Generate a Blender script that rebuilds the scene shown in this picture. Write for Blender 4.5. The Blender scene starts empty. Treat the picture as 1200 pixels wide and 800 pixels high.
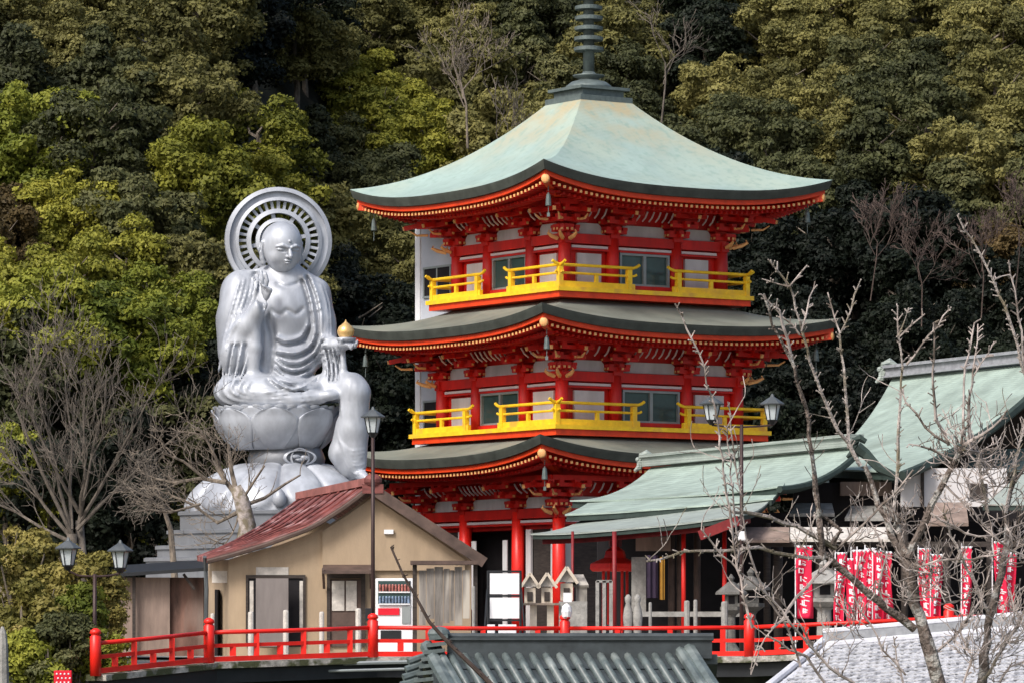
import bpy, math, random
import numpy as np
from mathutils import Matrix, Vector, noise as mnoise

R = math.radians
F = 5300.0            # focal length in pixels of a 1200 px wide picture
CZ = 10.0             # camera height; the temple terrace is at the same height
sc = bpy.context.scene

# ------------------------------------------------------------------ camera
cam = bpy.data.cameras.new('camera'); co = bpy.data.objects.new('camera', cam)
sc.collection.objects.link(co); sc.camera = co
cam.sensor_width = 36.0; cam.lens = 36.0 * F / 1200.0
cam.shift_y = 360.0 / 1200.0
cam.clip_start = 0.5; cam.clip_end = 3000
co.location = (0, 0, CZ); co.rotation_euler = (R(90), 0, 0)

# ------------------------------------------------------------------ light
SUN_EL, SUN_AZ = 45.0, -38.0       # azimuth measured from behind the camera, to the left
w = bpy.data.worlds.new('World'); sc.world = w; w.use_nodes = True
nt = w.node_tree; bg = nt.nodes['Background']
sky = nt.nodes.new('ShaderNodeTexSky'); sky.sky_type = 'NISHITA'; sky.sun_disc = False
sky.sun_elevation = R(SUN_EL); sky.sun_rotation = R(180 - SUN_AZ)
sky.dust_density = 4.0; sky.air_density = 1.0; sky.ozone_density = 1.0
nt.links.new(sky.outputs[0], bg.inputs[0]); bg.inputs[1].default_value = 0.115
sl = bpy.data.lights.new('sun', 'SUN'); so = bpy.data.objects.new('sun', sl)
sc.collection.objects.link(so)
sl.energy = 2.0; sl.angle = R(16); sl.color = (1.0, 0.975, 0.94)
# direction of travel: from behind-left of the camera, down
az = R(SUN_AZ)
d = Vector((-math.sin(az) * math.cos(R(SUN_EL)), math.cos(az) * math.cos(R(SUN_EL)), -math.sin(R(SUN_EL))))
so.rotation_euler = d.to_track_quat('-Z', 'Y').to_euler()
so.location = (-60, -60, 120)
sc.view_settings.view_transform = 'Standard'; sc.view_settings.look = 'None'
sc.view_settings.exposure = 0.62; sc.view_settings.gamma = 1.0

# ------------------------------------------------------------------ helpers
def P(px, py, Y):
    return Vector(((px - 600) / F * Y, Y, CZ + (760 - py) / F * Y))

def pxm(Y): return F / Y

class MB:
    def __init__(s): s.v = []; s.f = []; s.M = Matrix.Identity(4); s.k = 0; s.fm = []
    def add(s, vs, fs):
        n = len(s.v); M = s.M
        s.v.extend([tuple(M @ Vector(p)) for p in vs]); s.f.extend([tuple(i + n for i in q) for q in fs]); s.fm.extend([s.k] * len(fs))
    def box(s, c, d, rz=0.0, rot=None):
        x, y, z = d[0] / 2, d[1] / 2, d[2] / 2
        m = rot if rot is not None else Matrix.Rotation(rz, 3, 'Z')
        c = Vector(c)
        vs = [c + m @ Vector((sx * x, sy * y, sz * z)) for sz in (-1, 1) for sy in (-1, 1) for sx in (-1, 1)]
        s.add(vs, [(0, 2, 3, 1), (4, 5, 7, 6), (0, 1, 5, 4), (2, 6, 7, 3), (0, 4, 6, 2), (1, 3, 7, 5)])
    def bx(s, x0, x1, y0, y1, z0, z1):
        s.box(((x0 + x1) / 2, (y0 + y1) / 2, (z0 + z1) / 2), (abs(x1 - x0), abs(y1 - y0), abs(z1 - z0)))
    def bar(s, a, b, wd, h, up=(0, 0, 1)):
        a = Vector(a); b = Vector(b); t = (b - a).normalized(); u = Vector(up)
        r = t.cross(u)
        if r.length < 1e-4: r = Vector((1, 0, 0))
        r.normalize(); u = r.cross(t).normalized()
        m = Matrix((t, r, u)).transposed()
        s.box((a + b) / 2, ((b - a).length, wd, h), rot=m)
    def tube(s, pts, rs, n=6, caps=True):
        pts = [Vector(p) for p in pts]
        if not hasattr(rs, '__len__'): rs = [rs] * len(pts)
        vs = []; fs = []; ref = Vector((0.31, 0.23, 0.92)).normalized()
        for i, p in enumerate(pts):
            t = (pts[min(i + 1, len(pts) - 1)] - pts[max(i - 1, 0)])
            if t.length < 1e-9: t = Vector((0, 0, 1))
            t.normalize()
            a = t.cross(ref)
            if a.length < 0.05: a = t.cross(Vector((1, 0, 0)))
            a.normalize(); b = t.cross(a)
            for k in range(n):
                th = 2 * math.pi * k / n
                vs.append(p + (a * math.cos(th) + b * math.sin(th)) * rs[i])
        for i in range(len(pts) - 1):
            for k in range(n):
                k2 = (k + 1) % n
                fs.append((i * n + k, i * n + k2, (i + 1) * n + k2, (i + 1) * n + k))
        if caps:
            fs.append(tuple(range(n - 1, -1, -1))); fs.append(tuple((len(pts) - 1) * n + k for k in range(n)))
        s.add(vs, fs)
    def lathe(s, prof, n=16, c=(0, 0, 0), sx=1, sy=1, ph=0.0):
        vs = []; fs = []
        for (r, z) in prof:
            for k in range(n):
                th = 2 * math.pi * k / n + ph
                vs.append((c[0] + sx * r * math.cos(th), c[1] + sy * r * math.sin(th), c[2] + z))
        for i in range(len(prof) - 1):
            for k in range(n):
                k2 = (k + 1) % n
                fs.append((i * n + k, i * n + k2, (i + 1) * n + k2, (i + 1) * n + k))
        fs.append(tuple(range(n - 1, -1, -1))); fs.append(tuple((len(prof) - 1) * n + k for k in range(n)))
        s.add(vs, fs)
    def ball(s, c, r, n=10, m=7):
        if not hasattr(r, '__len__'): r = (r, r, r)
        prof = [(math.sin(math.pi * i / m), -math.cos(math.pi * i / m)) for i in range(m + 1)]
        prof[0] = (0.02, -1); prof[-1] = (0.02, 1)
        vs = []; fs = []
        for (q, z) in prof:
            for k in range(n):
                th = 2 * math.pi * k / n
                vs.append((c[0] + r[0] * q * math.cos(th), c[1] + r[1] * q * math.sin(th), c[2] + r[2] * z))
        for i in range(m):
            for k in range(n):
                k2 = (k + 1) % n
                fs.append((i * n + k, i * n + k2, (i + 1) * n + k2, (i + 1) * n + k))
        s.add(vs, fs)
    def poly_solid(s, top, down):
        """closed prism: polygon 'top' (list of Vectors) and its copy shifted by 'down'"""
        n = len(top); dv = Vector(down)
        vs = [Vector(p) for p in top] + [Vector(p) + dv for p in top]
        fs = [tuple(range(n)), tuple(range(2 * n - 1, n - 1, -1))]
        for i in range(n):
            j = (i + 1) % n; fs.append((i, i + n, j + n, j))
        s.add(vs, fs)
    def grid(s, fn, nu, nv):
        vs = [fn(i / nu, j / nv) for j in range(nv + 1) for i in range(nu + 1)]
        fs = [(j * (nu + 1) + i, j * (nu + 1) + i + 1, (j + 1) * (nu + 1) + i + 1, (j + 1) * (nu + 1) + i)
              for j in range(nv) for i in range(nu)]
        s.add(vs, fs)
    def slab(s, fn, nu, nv, off):
        """solid sheet: surface fn(u,v) and its copy shifted by off, with side walls"""
        off = Vector(off); W = nu + 1
        T = [Vector(fn(i / nu, j / nv)) for j in range(nv + 1) for i in range(nu + 1)]
        n = len(T); vs = T + [p + off for p in T]; fs = []
        for j in range(nv):
            for i in range(nu):
                a, b, c_, d_ = j * W + i, j * W + i + 1, (j + 1) * W + i + 1, (j + 1) * W + i
                fs.append((a, b, c_, d_)); fs.append((a + n, d_ + n, c_ + n, b + n))
        ed = [(i, i + 1) for i in range(nu)] + [(nv * W + i + 1, nv * W + i) for i in range(nu)]
        ed += [((j + 1) * W, j * W) for j in range(nv)] + [(j * W + nu, (j + 1) * W + nu) for j in range(nv)]
        for a, b in ed: fs.append((b, a, a + n, b + n))
        s.add(vs, fs)
    def build(s, name, mat, parent=None, smooth=False, world=False, bevel=0.0, fix=False):
        me = bpy.data.meshes.new(name)
        vs = s.v
        if world and parent is not None:
            Mi = Matrix.Identity(4); pp = parent
            while pp is not None:
                Mi = Matrix.LocRotScale(pp.location, pp.rotation_euler, pp.scale) @ Mi; pp = pp.parent
            Mi = Mi.inverted()
            vs = [tuple(Mi @ Vector(p)) for p in vs]
        me.from_pydata(vs, [], s.f)
        if smooth: me.polygons.foreach_set('use_smooth', [True] * len(me.polygons))
        for m_ in (mat if isinstance(mat, (list, tuple)) else [mat]): me.materials.append(m_)
        if isinstance(mat, (list, tuple)): me.polygons.foreach_set('material_index', s.fm)
        me.update()
        if fix:
            import bmesh
            b = bmesh.new(); b.from_mesh(me); bmesh.ops.recalc_face_normals(b, faces=b.faces); b.to_mesh(me); b.free()
        o = bpy.data.objects.new(name, me); sc.collection.objects.link(o)
        if parent is not None: o.parent = parent
        if bevel > 0:
            m = o.modifiers.new('bevel', 'BEVEL'); m.width = bevel; m.segments = 2; m.limit_method = 'ANGLE'
        return o

def tag(o, label=None, cat=None, group=None, kind=None):
    if label: o['label'] = label
    if cat: o['category'] = cat
    if group: o['group'] = group
    if kind: o['kind'] = kind
    return o

def thing(name, label, cat, loc=(0, 0, 0), rz=0.0, group=None):
    o = bpy.data.objects.new(name, None); o.empty_display_size = 0.3
    sc.collection.objects.link(o); o.location = loc; o.rotation_euler = (0, 0, rz)
    return tag(o, label, cat, group)

def single(mb, name, mat, label, cat, loc=None, group=None, smooth=False, bevel=0.0, fix=False):
    """a thing that is one mesh; geometry given in world coordinates, origin put at loc"""
    if loc is None:
        a = np.array(mb.v); loc = (a[:, 0].mean(), a[:, 1].mean(), a[:, 2].min())
    L = Vector(loc); mb.v = [tuple(Vector(p) - L) for p in mb.v]
    o = mb.build(name, mat, None, smooth, bevel=bevel, fix=fix); o.location = L
    return tag(o, label, cat, group)

def children(o): return [c for c in sc.objects if c.parent == o]

def dup(o, loc, rz=None, label=None, scale=None):
    r = o.copy(); sc.collection.objects.link(r); r.location = loc
    if rz is not None: r.rotation_euler = (0, 0, rz)
    if scale is not None: r.scale = scale
    if label: r['label'] = label
    for ch in children(o):
        c = ch.copy(); sc.collection.objects.link(c); c.parent = r
        for g in children(ch):
            q = g.copy(); sc.collection.objects.link(q); q.parent = c
    return r

# ------------------------------------------------------------------ materials
def mat(name, col, rough=0.7, metal=0.0, var=0.15, scale=2.0, col2=None, thr=(0.45, 0.65), bump=0.0, bscale=20.0,
        stretch=(1, 1, 1), spec=0.4, wave=None):
    m = bpy.data.materials.new(name); m.use_nodes = True
    n = m.node_tree; b = n.nodes['Principled BSDF']; L = n.links.new
    b.inputs['Roughness'].default_value = rough; b.inputs['Metallic'].default_value = metal
    b.inputs['Specular IOR Level'].default_value = spec
    tc = n.nodes.new('ShaderNodeTexCoord'); mp = n.nodes.new('ShaderNodeMapping')
    mp.inputs['Scale'].default_value = stretch; L(tc.outputs['Object'], mp.inputs[0])
    nz = n.nodes.new('ShaderNodeTexNoise'); nz.inputs['Scale'].default_value = scale; nz.inputs['Detail'].default_value = 6
    nz.inputs['Roughness'].default_value = 0.65
    L(mp.outputs[0], nz.inputs[0])
    cr = n.nodes.new('ShaderNodeValToRGB')
    lo = [max(0, c * (1 - var * 2)) for c in col]; hi = [min(1, c * (1 + var * 1.6)) for c in col]
    cr.color_ramp.elements[0].position = 0.3; cr.color_ramp.elements[0].color = (*lo, 1)
    cr.color_ramp.elements[1].position = 0.7; cr.color_ramp.elements[1].color = (*hi, 1)
    L(nz.outputs['Fac'], cr.inputs[0]); out = cr.outputs[0]
    if col2 is not None:
        n2 = n.nodes.new('ShaderNodeTexNoise'); n2.inputs['Scale'].default_value = scale * 0.45; n2.inputs['Detail'].default_value = 8
        L(mp.outputs[0], n2.inputs[0])
        mr = n.nodes.new('ShaderNodeMapRange'); mr.inputs[1].default_value = thr[0]; mr.inputs[2].default_value = thr[1]
        L(n2.outputs['Fac'], mr.inputs[0])
        mx = n.nodes.new('ShaderNodeMix'); mx.data_type = 'RGBA'
        L(mr.outputs[0], mx.inputs[0]); L(out, mx.inputs[6]); mx.inputs[7].default_value = (*col2, 1)
        out = mx.outputs[2]
    L(out, b.inputs['Base Color'])
    hsrc = None
    if bump > 0:
        nb = n.nodes.new('ShaderNodeTexNoise'); nb.inputs['Scale'].default_value = bscale; nb.inputs['Detail'].default_value = 5
        L(mp.outputs[0], nb.inputs[0]); hsrc = nb.outputs['Fac']
        bp = n.nodes.new('ShaderNodeBump'); bp.inputs['Strength'].default_value = min(1, bump); bp.inputs['Distance'].default_value = 0.05
        L(hsrc, bp.inputs['Height']); L(bp.outputs[0], b.inputs['Normal'])
    if wave is not None:   # (direction, scale, strength, colour darkening)
        wv = n.nodes.new('ShaderNodeTexWave'); wv.bands_direction = wave[0]; wv.inputs['Scale'].default_value = wave[1]
        wv.inputs['Distortion'].default_value = 0.4; wv.inputs['Detail'].default_value = 1
        L(tc.outputs['Object'], wv.inputs[0])
        bp = n.nodes.new('ShaderNodeBump'); bp.inputs['Strength'].default_value = wave[2]; bp.inputs['Distance'].default_value = 0.06
        L(wv.outputs['Fac'], bp.inputs['Height']); L(bp.outputs[0], b.inputs['Normal'])
    return m

def leaf_mat(name, c1, c2, c3):
    m = bpy.data.materials.new(name); m.use_nodes = True
    n = m.node_tree; b = n.nodes['Principled BSDF']; L = n.links.new
    b.inputs['Roughness'].default_value = 0.6; b.inputs['Specular IOR Level'].default_value = 0.2
    tc = n.nodes.new('ShaderNodeTexCoord'); oi = n.nodes.new('ShaderNodeObjectInfo')
    nz = n.nodes.new('ShaderNodeTexNoise'); nz.inputs['Scale'].default_value = 0.8; nz.inputs['Detail'].default_value = 3
    L(tc.outputs['Object'], nz.inputs[0])
    n2 = n.nodes.new('ShaderNodeTexNoise'); n2.inputs['Scale'].default_value = 7; n2.inputs['Detail'].default_value = 2
    L(tc.outputs['Object'], n2.inputs[0])
    a = n.nodes.new('ShaderNodeMath'); a.operation = 'MULTIPLY_ADD'; a.inputs[1].default_value = 0.5
    L(n2.outputs['Fac'], a.inputs[0]); L(nz.outputs['Fac'], a.inputs[2])
    a2 = n.nodes.new('ShaderNodeMath'); a2.operation = 'MULTIPLY_ADD'; a2.inputs[1].default_value = 0.45
    L(oi.outputs['Random'], a2.inputs[0]); L(a.outputs[0], a2.inputs[2])
    cr = n.nodes.new('ShaderNodeValToRGB'); e = cr.color_ramp.elements
    e[0].position = 0.62; e[0].color = (*c1, 1); e[1].position = 1.25 if False else 1.0; e[1].color = (*c3, 1)
    k = e.new(0.82); k.color = (*c2, 1)
    mr = n.nodes.new('ShaderNodeMapRange'); mr.inputs[1].default_value = 0.5; mr.inputs[2].default_value = 1.4
    mr.inputs[3].default_value = 0.45; mr.inputs[4].default_value = 1.05
    L(a2.outputs[0], mr.inputs[0]); L(mr.outputs[0], cr.inputs[0])
    L(cr.outputs[0], b.inputs['Base Color'])
    tr = n.nodes.new('ShaderNodeBsdfTranslucent'); L(cr.outputs[0], tr.inputs[0])
    mx = n.nodes.new('ShaderNodeMixShader'); mx.inputs[0].default_value = 0.22
    out = n.nodes['Material Output']; L(b.outputs[0], mx.inputs[1]); L(tr.outputs[0], mx.inputs[2]); L(mx.outputs[0], out.inputs[0])
    return m

M = {}
M['soil'] = mat('forest_soil', (0.022, 0.022, 0.013), 0.95, var=0.3, scale=0.6, bump=0.6, bscale=2)
M['ground'] = mat('gravel_ground', (0.28, 0.26, 0.23), 0.95, var=0.15, scale=1.5, bump=0.3, bscale=12)
M['grass'] = mat('slope_grass', (0.05, 0.06, 0.025), 0.95, var=0.3, scale=1.0, bump=0.5, bscale=5)
M['red'] = mat('vermilion_paint', (0.60, 0.014, 0.008), 0.5, var=0.14, scale=1.6, col2=(0.42, 0.022, 0.018), thr=(0.55, 0.72), stretch=(1, 1, 0.4))
M['orange'] = mat('orange_vermilion_paint', (0.74, 0.055, 0.010), 0.45, var=0.12, scale=2)
M['fence_red'] = mat('bright_red_paint', (0.80, 0.020, 0.012), 0.38, var=0.08, scale=3, col2=(0.55, 0.03, 0.02), thr=(0.6, 0.72))
M['gold'] = mat('gold_paint', (0.80, 0.42, 0.16), 0.45, var=0.08, scale=3)
M['yellow'] = mat('yellow_railing_paint', (0.92, 0.56, 0.02), 0.48, var=0.10, scale=2.5, col2=(0.66, 0.36, 0.06), thr=(0.56, 0.72))
M['plaster'] = mat('white_plaster', (0.62, 0.60, 0.60), 0.8, var=0.07, scale=1.2, col2=(0.42, 0.40, 0.39), thr=(0.5, 0.75), stretch=(1.5, 1.5, 0.5))
M['trim'] = mat('pale_trim', (0.70, 0.60, 0.60), 0.6, var=0.05)
M['glass'] = mat('dark_window_glass', (0.045, 0.085, 0.085), 0.18, var=0.15, scale=0.7, spec=0.6)
M['alu'] = mat('window_aluminium', (0.30, 0.33, 0.33), 0.45, 0.3, var=0.06)
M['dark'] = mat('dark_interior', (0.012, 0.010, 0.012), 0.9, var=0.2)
M['darkwood'] = mat('dark_aged_wood', (0.045, 0.035, 0.03), 0.8, var=0.25, scale=3, stretch=(1, 1, 6))
M['wood'] = mat('weathered_wood', (0.24, 0.19, 0.15), 0.85, var=0.2, scale=2, stretch=(3, 3, 0.6), bump=0.3)
M['greywood'] = mat('grey_weathered_board', (0.22, 0.20, 0.18), 0.9, var=0.3, scale=2.0, stretch=(3, 3, 0.35), col2=(0.46, 0.42, 0.36), thr=(0.52, 0.64))
M['stone'] = mat('grey_stone', (0.30, 0.29, 0.27), 0.9, var=0.2, scale=3, bump=0.4, bscale=15)
M['palestone'] = mat('pale_stone', (0.55, 0.51, 0.46), 0.9, var=0.15, scale=4, bump=0.3, bscale=15)
M['silver'] = mat('silver_statue_paint', (0.43, 0.455, 0.50), 0.46, 0.18, var=0.12, scale=1.6, col2=(0.26, 0.275, 0.31), thr=(0.48, 0.70), stretch=(1, 1, 0.4))
M['silver_dark'] = mat('weathered_silver_base', (0.235, 0.245, 0.265), 0.42, 0.35, var=0.14, scale=0.8, col2=(0.18, 0.19, 0.21), thr=(0.48, 0.7), stretch=(1, 1, 0.5))
M['jewel'] = mat('gilded_jewel', (0.85, 0.55, 0.22), 0.3, 0.6, var=0.05)
M['spire'] = mat('grey_green_bronze', (0.13, 0.16, 0.155), 0.5, 0.3, var=0.15, scale=4)
M['bandgrey'] = mat('dark_roof_edge', (0.055, 0.062, 0.052), 0.75, var=0.2, scale=1.5)
M['roofshade'] = mat('shaded_grey_copper', (0.17, 0.185, 0.155), 0.7, var=0.14, scale=0.7, col2=(0.24, 0.25, 0.20), thr=(0.5, 0.7), wave=('Z', 5.0, 0.25))  # lower-roof copper, colour darkened for the shade of the eaves above
M['copper2'] = mat('pale_copper_sheet', (0.31, 0.385, 0.335), 0.65, var=0.14, scale=1.1, col2=(0.21, 0.255, 0.215), thr=(0.55, 0.75), wave=('Z', 4.0, 0.25))
M['copper3'] = mat('grey_copper_sheet', (0.29, 0.33, 0.30), 0.6, var=0.1, scale=1.2, col2=(0.27, 0.30, 0.27), thr=(0.5, 0.7), wave=('Z', 4.0, 0.2))
M['copper_edge'] = mat('dark_copper_edge', (0.028, 0.045, 0.038), 0.75, var=0.2, scale=2)
M['stucco'] = mat('beige_stucco', (0.40, 0.30, 0.20), 0.9, var=0.10, scale=0.8, col2=(0.29, 0.22, 0.155), thr=(0.48, 0.75), stretch=(1.6, 1.6, 0.5), bump=0.15, bscale=25)
M['redmetal'] = mat('rusty_red_sheet_roof', (0.19, 0.058, 0.05), 0.65, var=0.4, scale=1.3, stretch=(0.6, 3, 3), col2=(0.45, 0.28, 0.27), thr=(0.56, 0.68))
M['redridge'] = mat('faded_red_ridge_metal', (0.33, 0.13, 0.115), 0.5, var=0.2, scale=2)
M['brown'] = mat('brown_painted_wood', (0.095, 0.062, 0.05), 0.7, var=0.25, scale=2)
M['rust'] = mat('rusty_corrugated_sheet', (0.155, 0.085, 0.065), 0.8, var=0.35, scale=1.2, stretch=(2, 2, 0.5), col2=(0.25, 0.19, 0.16), thr=(0.5, 0.66))
M['greybrown'] = mat('grey_brown_panel', (0.27, 0.20, 0.165), 0.85, var=0.2, scale=1.3, stretch=(2, 2, 0.4))
M['white'] = mat('white_paint', (0.78, 0.78, 0.80), 0.5, var=0.03)
M['cream'] = mat('cream_wood', (0.60, 0.52, 0.42), 0.75, var=0.12, scale=4)
M['black'] = mat('black_metal', (0.02, 0.022, 0.025), 0.5, 0.2, var=0.15)
M['poleb'] = mat('brown_pole_paint', (0.055, 0.032, 0.03), 0.5, 0.2, var=0.2)
M['lampglass'] = mat('frosted_lamp_glass', (0.55, 0.60, 0.62), 0.25, var=0.05, spec=0.6)
M['lampcap'] = mat('grey_lamp_cap', (0.10, 0.11, 0.115), 0.5, 0.3, var=0.15)
M['concrete'] = mat('mossy_pale_concrete', (0.44, 0.41, 0.37), 0.9, var=0.3, scale=4.5, col2=(0.07, 0.075, 0.035), thr=(0.44, 0.54), bump=0.4)
M['darkstone'] = mat('dark_mossy_retaining_wall', (0.05, 0.055, 0.045), 0.9, var=0.4, scale=1.2, col2=(0.14, 0.15, 0.13), thr=(0.55, 0.7), bump=0.5, bscale=4)
M['tile'] = mat('dark_glazed_tile', (0.10, 0.125, 0.125), 0.38, var=0.22, scale=6, col2=(0.22, 0.25, 0.245), thr=(0.52, 0.7), spec=0.5)
M['tileband'] = mat('dark_ridge_tile', (0.045, 0.055, 0.06), 0.5, var=0.2, scale=5)
M['paletile'] = mat('bleached_tile', (0.47, 0.475, 0.50), 0.85, var=0.18, scale=14, col2=(0.27, 0.275, 0.30), thr=(0.5, 0.60), bump=0.5, bscale=25)
M['palecap'] = mat('pale_grey_ridge_tile', (0.56, 0.57, 0.62), 0.6, var=0.1, scale=5)
M['greytile'] = mat('grey_ridge_course', (0.27, 0.28, 0.30), 0.7, var=0.15, scale=5)
M['bark'] = mat('grey_bark', (0.20, 0.165, 0.13), 0.95, var=0.35, scale=6, stretch=(1, 1, 0.4), bump=0.5)
M['palebark'] = mat('pale_lichen_bark', (0.40, 0.35, 0.32), 0.9, var=0.25, scale=9, col2=(0.19, 0.16, 0.11), thr=(0.48, 0.6), bump=0.5, bscale=40)
M['twig'] = mat('pinkish_grey_twig', (0.42, 0.36, 0.33), 0.9, var=0.25, scale=9, col2=(0.15, 0.12, 0.10), thr=(0.5, 0.62))
M['darktwig'] = mat('dark_brown_twig', (0.085, 0.06, 0.05), 0.9, var=0.3, scale=9)
M['banner'] = mat('red_banner_cloth', (0.70, 0.012, 0.06), 0.8, var=0.12, scale=3)
M['towerwall'] = mat('pale_blue_grey_wall', (0.46, 0.48, 0.53), 0.8, var=0.06, scale=0.6)
M['purple'] = mat('dark_purple_cloth', (0.03, 0.018, 0.04), 0.9, var=0.2)
M['gold_cloth'] = mat('golden_cloth', (0.32, 0.16, 0.02), 0.8, var=0.15)
M['bibred'] = mat('red_cloth', (0.70, 0.01, 0.03), 0.8, var=0.08)
M['drink1'] = mat('drink_cans_red', (0.35, 0.12, 0.10), 0.4, var=0.4, scale=9)
M['drink2'] = mat('drink_cans_blue', (0.16, 0.22, 0.32), 0.4, var=0.4, scale=9)

L_YEL = leaf_mat('yellow_green_leaves', (0.115, 0.125, 0.018), (0.225, 0.225, 0.032), (0.34, 0.32, 0.05))
L_OLV = leaf_mat('olive_leaves', (0.095, 0.092, 0.030), (0.185, 0.172, 0.055), (0.29, 0.26, 0.085))
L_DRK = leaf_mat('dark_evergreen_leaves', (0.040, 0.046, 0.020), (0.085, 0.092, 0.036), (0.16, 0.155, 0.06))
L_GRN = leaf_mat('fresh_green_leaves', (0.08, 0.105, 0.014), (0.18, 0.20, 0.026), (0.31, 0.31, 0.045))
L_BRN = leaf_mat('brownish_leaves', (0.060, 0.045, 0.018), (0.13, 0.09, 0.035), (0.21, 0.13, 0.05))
L_SHD = leaf_mat('shaded_green_leaves', (0.006, 0.009, 0.006), (0.011, 0.016, 0.009), (0.02, 0.028, 0.014))  # near-black leaf colour carries the deep shade among the trees
L_BUSH = leaf_mat('golden_green_bush_leaves', (0.14, 0.13, 0.03), (0.30, 0.25, 0.07), (0.45, 0.36, 0.13))

def copper_top():
    """patinated copper of the top roof: pale green with an orange-brown stain below the spire base"""
    m = mat('patinated_copper', (0.32, 0.42, 0.38), 0.6, var=0.07, scale=0.6, col2=(0.38, 0.45, 0.37), thr=(0.45, 0.7))
    n = m.node_tree; L = n.links.new; b = n.nodes['Principled BSDF']
    src = b.inputs['Base Color'].links[0].from_socket
    tc = n.nodes.new('ShaderNodeTexCoord'); sp = n.nodes.new('ShaderNodeSeparateXYZ'); L(tc.outputs['Object'], sp.inputs[0])
    mr = n.nodes.new('ShaderNodeMapRange'); mr.inputs[1].default_value = 19.2; mr.inputs[2].default_value = 21.8
    L(sp.outputs['Z'], mr.inputs[0])
    nz = n.nodes.new('ShaderNodeTexNoise'); nz.inputs['Scale'].default_value = 0.7; nz.inputs['Detail'].default_value = 5
    L(tc.outputs['Object'], nz.inputs[0])
    m2 = n.nodes.new('ShaderNodeMapRange'); m2.inputs[1].default_value = 0.38; m2.inputs[2].default_value = 0.60; L(nz.outputs['Fac'], m2.inputs[0])
    mu = n.nodes.new('ShaderNodeMath'); mu.operation = 'MULTIPLY'; L(mr.outputs[0], mu.inputs[0]); L(m2.outputs[0], mu.inputs[1])
    mx = n.nodes.new('ShaderNodeMix'); mx.data_type = 'RGBA'; L(mu.outputs[0], mx.inputs[0]); L(src, mx.inputs[6])
    mx.inputs[7].default_value = (0.41, 0.36, 0.23, 1)
    # dark streaks and blotches
    mp = n.nodes.new('ShaderNodeMapping'); mp.inputs['Scale'].default_value = (2.6, 2.6, 0.6); L(tc.outputs['Object'], mp.inputs[0])
    n3 = n.nodes.new('ShaderNodeTexNoise'); n3.inputs['Scale'].default_value = 1.3; n3.inputs['Detail'].default_value = 8; L(mp.outputs[0], n3.inputs[0])
    m3 = n.nodes.new('ShaderNodeMapRange'); m3.inputs[1].default_value = 0.50; m3.inputs[2].default_value = 0.68; m3.inputs[4].default_value = 0.7; L(n3.outputs['Fac'], m3.inputs[0])
    m4 = n.nodes.new('ShaderNodeMix'); m4.data_type = 'RGBA'; L(m3.outputs[0], m4.inputs[0]); L(mx.outputs[2], m4.inputs[6]); m4.inputs[7].default_value = (0.25, 0.35, 0.30, 1)
    L(m4.outputs[2], b.inputs['Base Color'])
    wv = n.nodes.new('ShaderNodeTexWave'); wv.bands_direction = 'Z'; wv.inputs['Scale'].default_value = 4.5; wv.inputs['Distortion'].default_value = 0.3
    L(tc.outputs['Object'], wv.inputs[0]); bp = n.nodes.new('ShaderNodeBump'); bp.inputs['Strength'].default_value = 0.18; bp.inputs['Distance'].default_value = 0.05
    L(wv.outputs['Fac'], bp.inputs['Height']); L(bp.outputs[0], b.inputs['Normal'])
    return m
M['coppertop'] = copper_top()
M['shade_stone'] = mat('shaded_lantern_stone', (0.13, 0.125, 0.115), 0.9, var=0.25, scale=3, bump=0.4)  # lantern stone with the porch shade put into its colour
M['forebark'] = mat('lichen_spotted_bark', (0.17, 0.135, 0.115), 0.9, var=0.35, scale=14, col2=(0.40, 0.38, 0.35), thr=(0.53, 0.60), bump=0.9, bscale=30)
M['shade_red'] = mat('shaded_red_paint', (0.20, 0.012, 0.014), 0.5, var=0.2, scale=2)  # the red paint, darkened in its colour for the shade under the porch
M['greyboard'] = mat('grey_plywood', (0.20, 0.175, 0.165), 0.85, var=0.12, scale=1.3, stretch=(2, 2, 0.4))
M['greybark'] = mat('dull_grey_bark', (0.13, 0.11, 0.09), 0.95, var=0.35, scale=6, stretch=(1, 1, 0.4))

# ------------------------------------------------------------------ terrain
def sstep(a, b, x):
    t = max(0.0, min(1.0, (x - a) / (b - a))); return t * t * (3 - 2 * t)

def hill_base(x):
    return 176 + 27 * sstep(-15.5, -9.5, x) - 6 * sstep(9, 20, x)

def ground_z(x, y):
    pts = [(-100, 0), (30, 2.5), (60, 4), (95, 7), (108, 8.6), (111.5, 8.8)]
    if y < 111.5:
        for (a, za), (b, zb) in zip(pts, pts[1:]):
            if y <= b: return za + (zb - za) * max(0, (y - a) / (b - a))
    hb = hill_base(x)
    if y <= hb: return 9.8
    t = y - hb
    return 9.8 + 0.52 * t * sstep(0, 10, t) + 0.8 * mnoise.noise(Vector((x * 0.08, y * 0.08, 0)))

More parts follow.
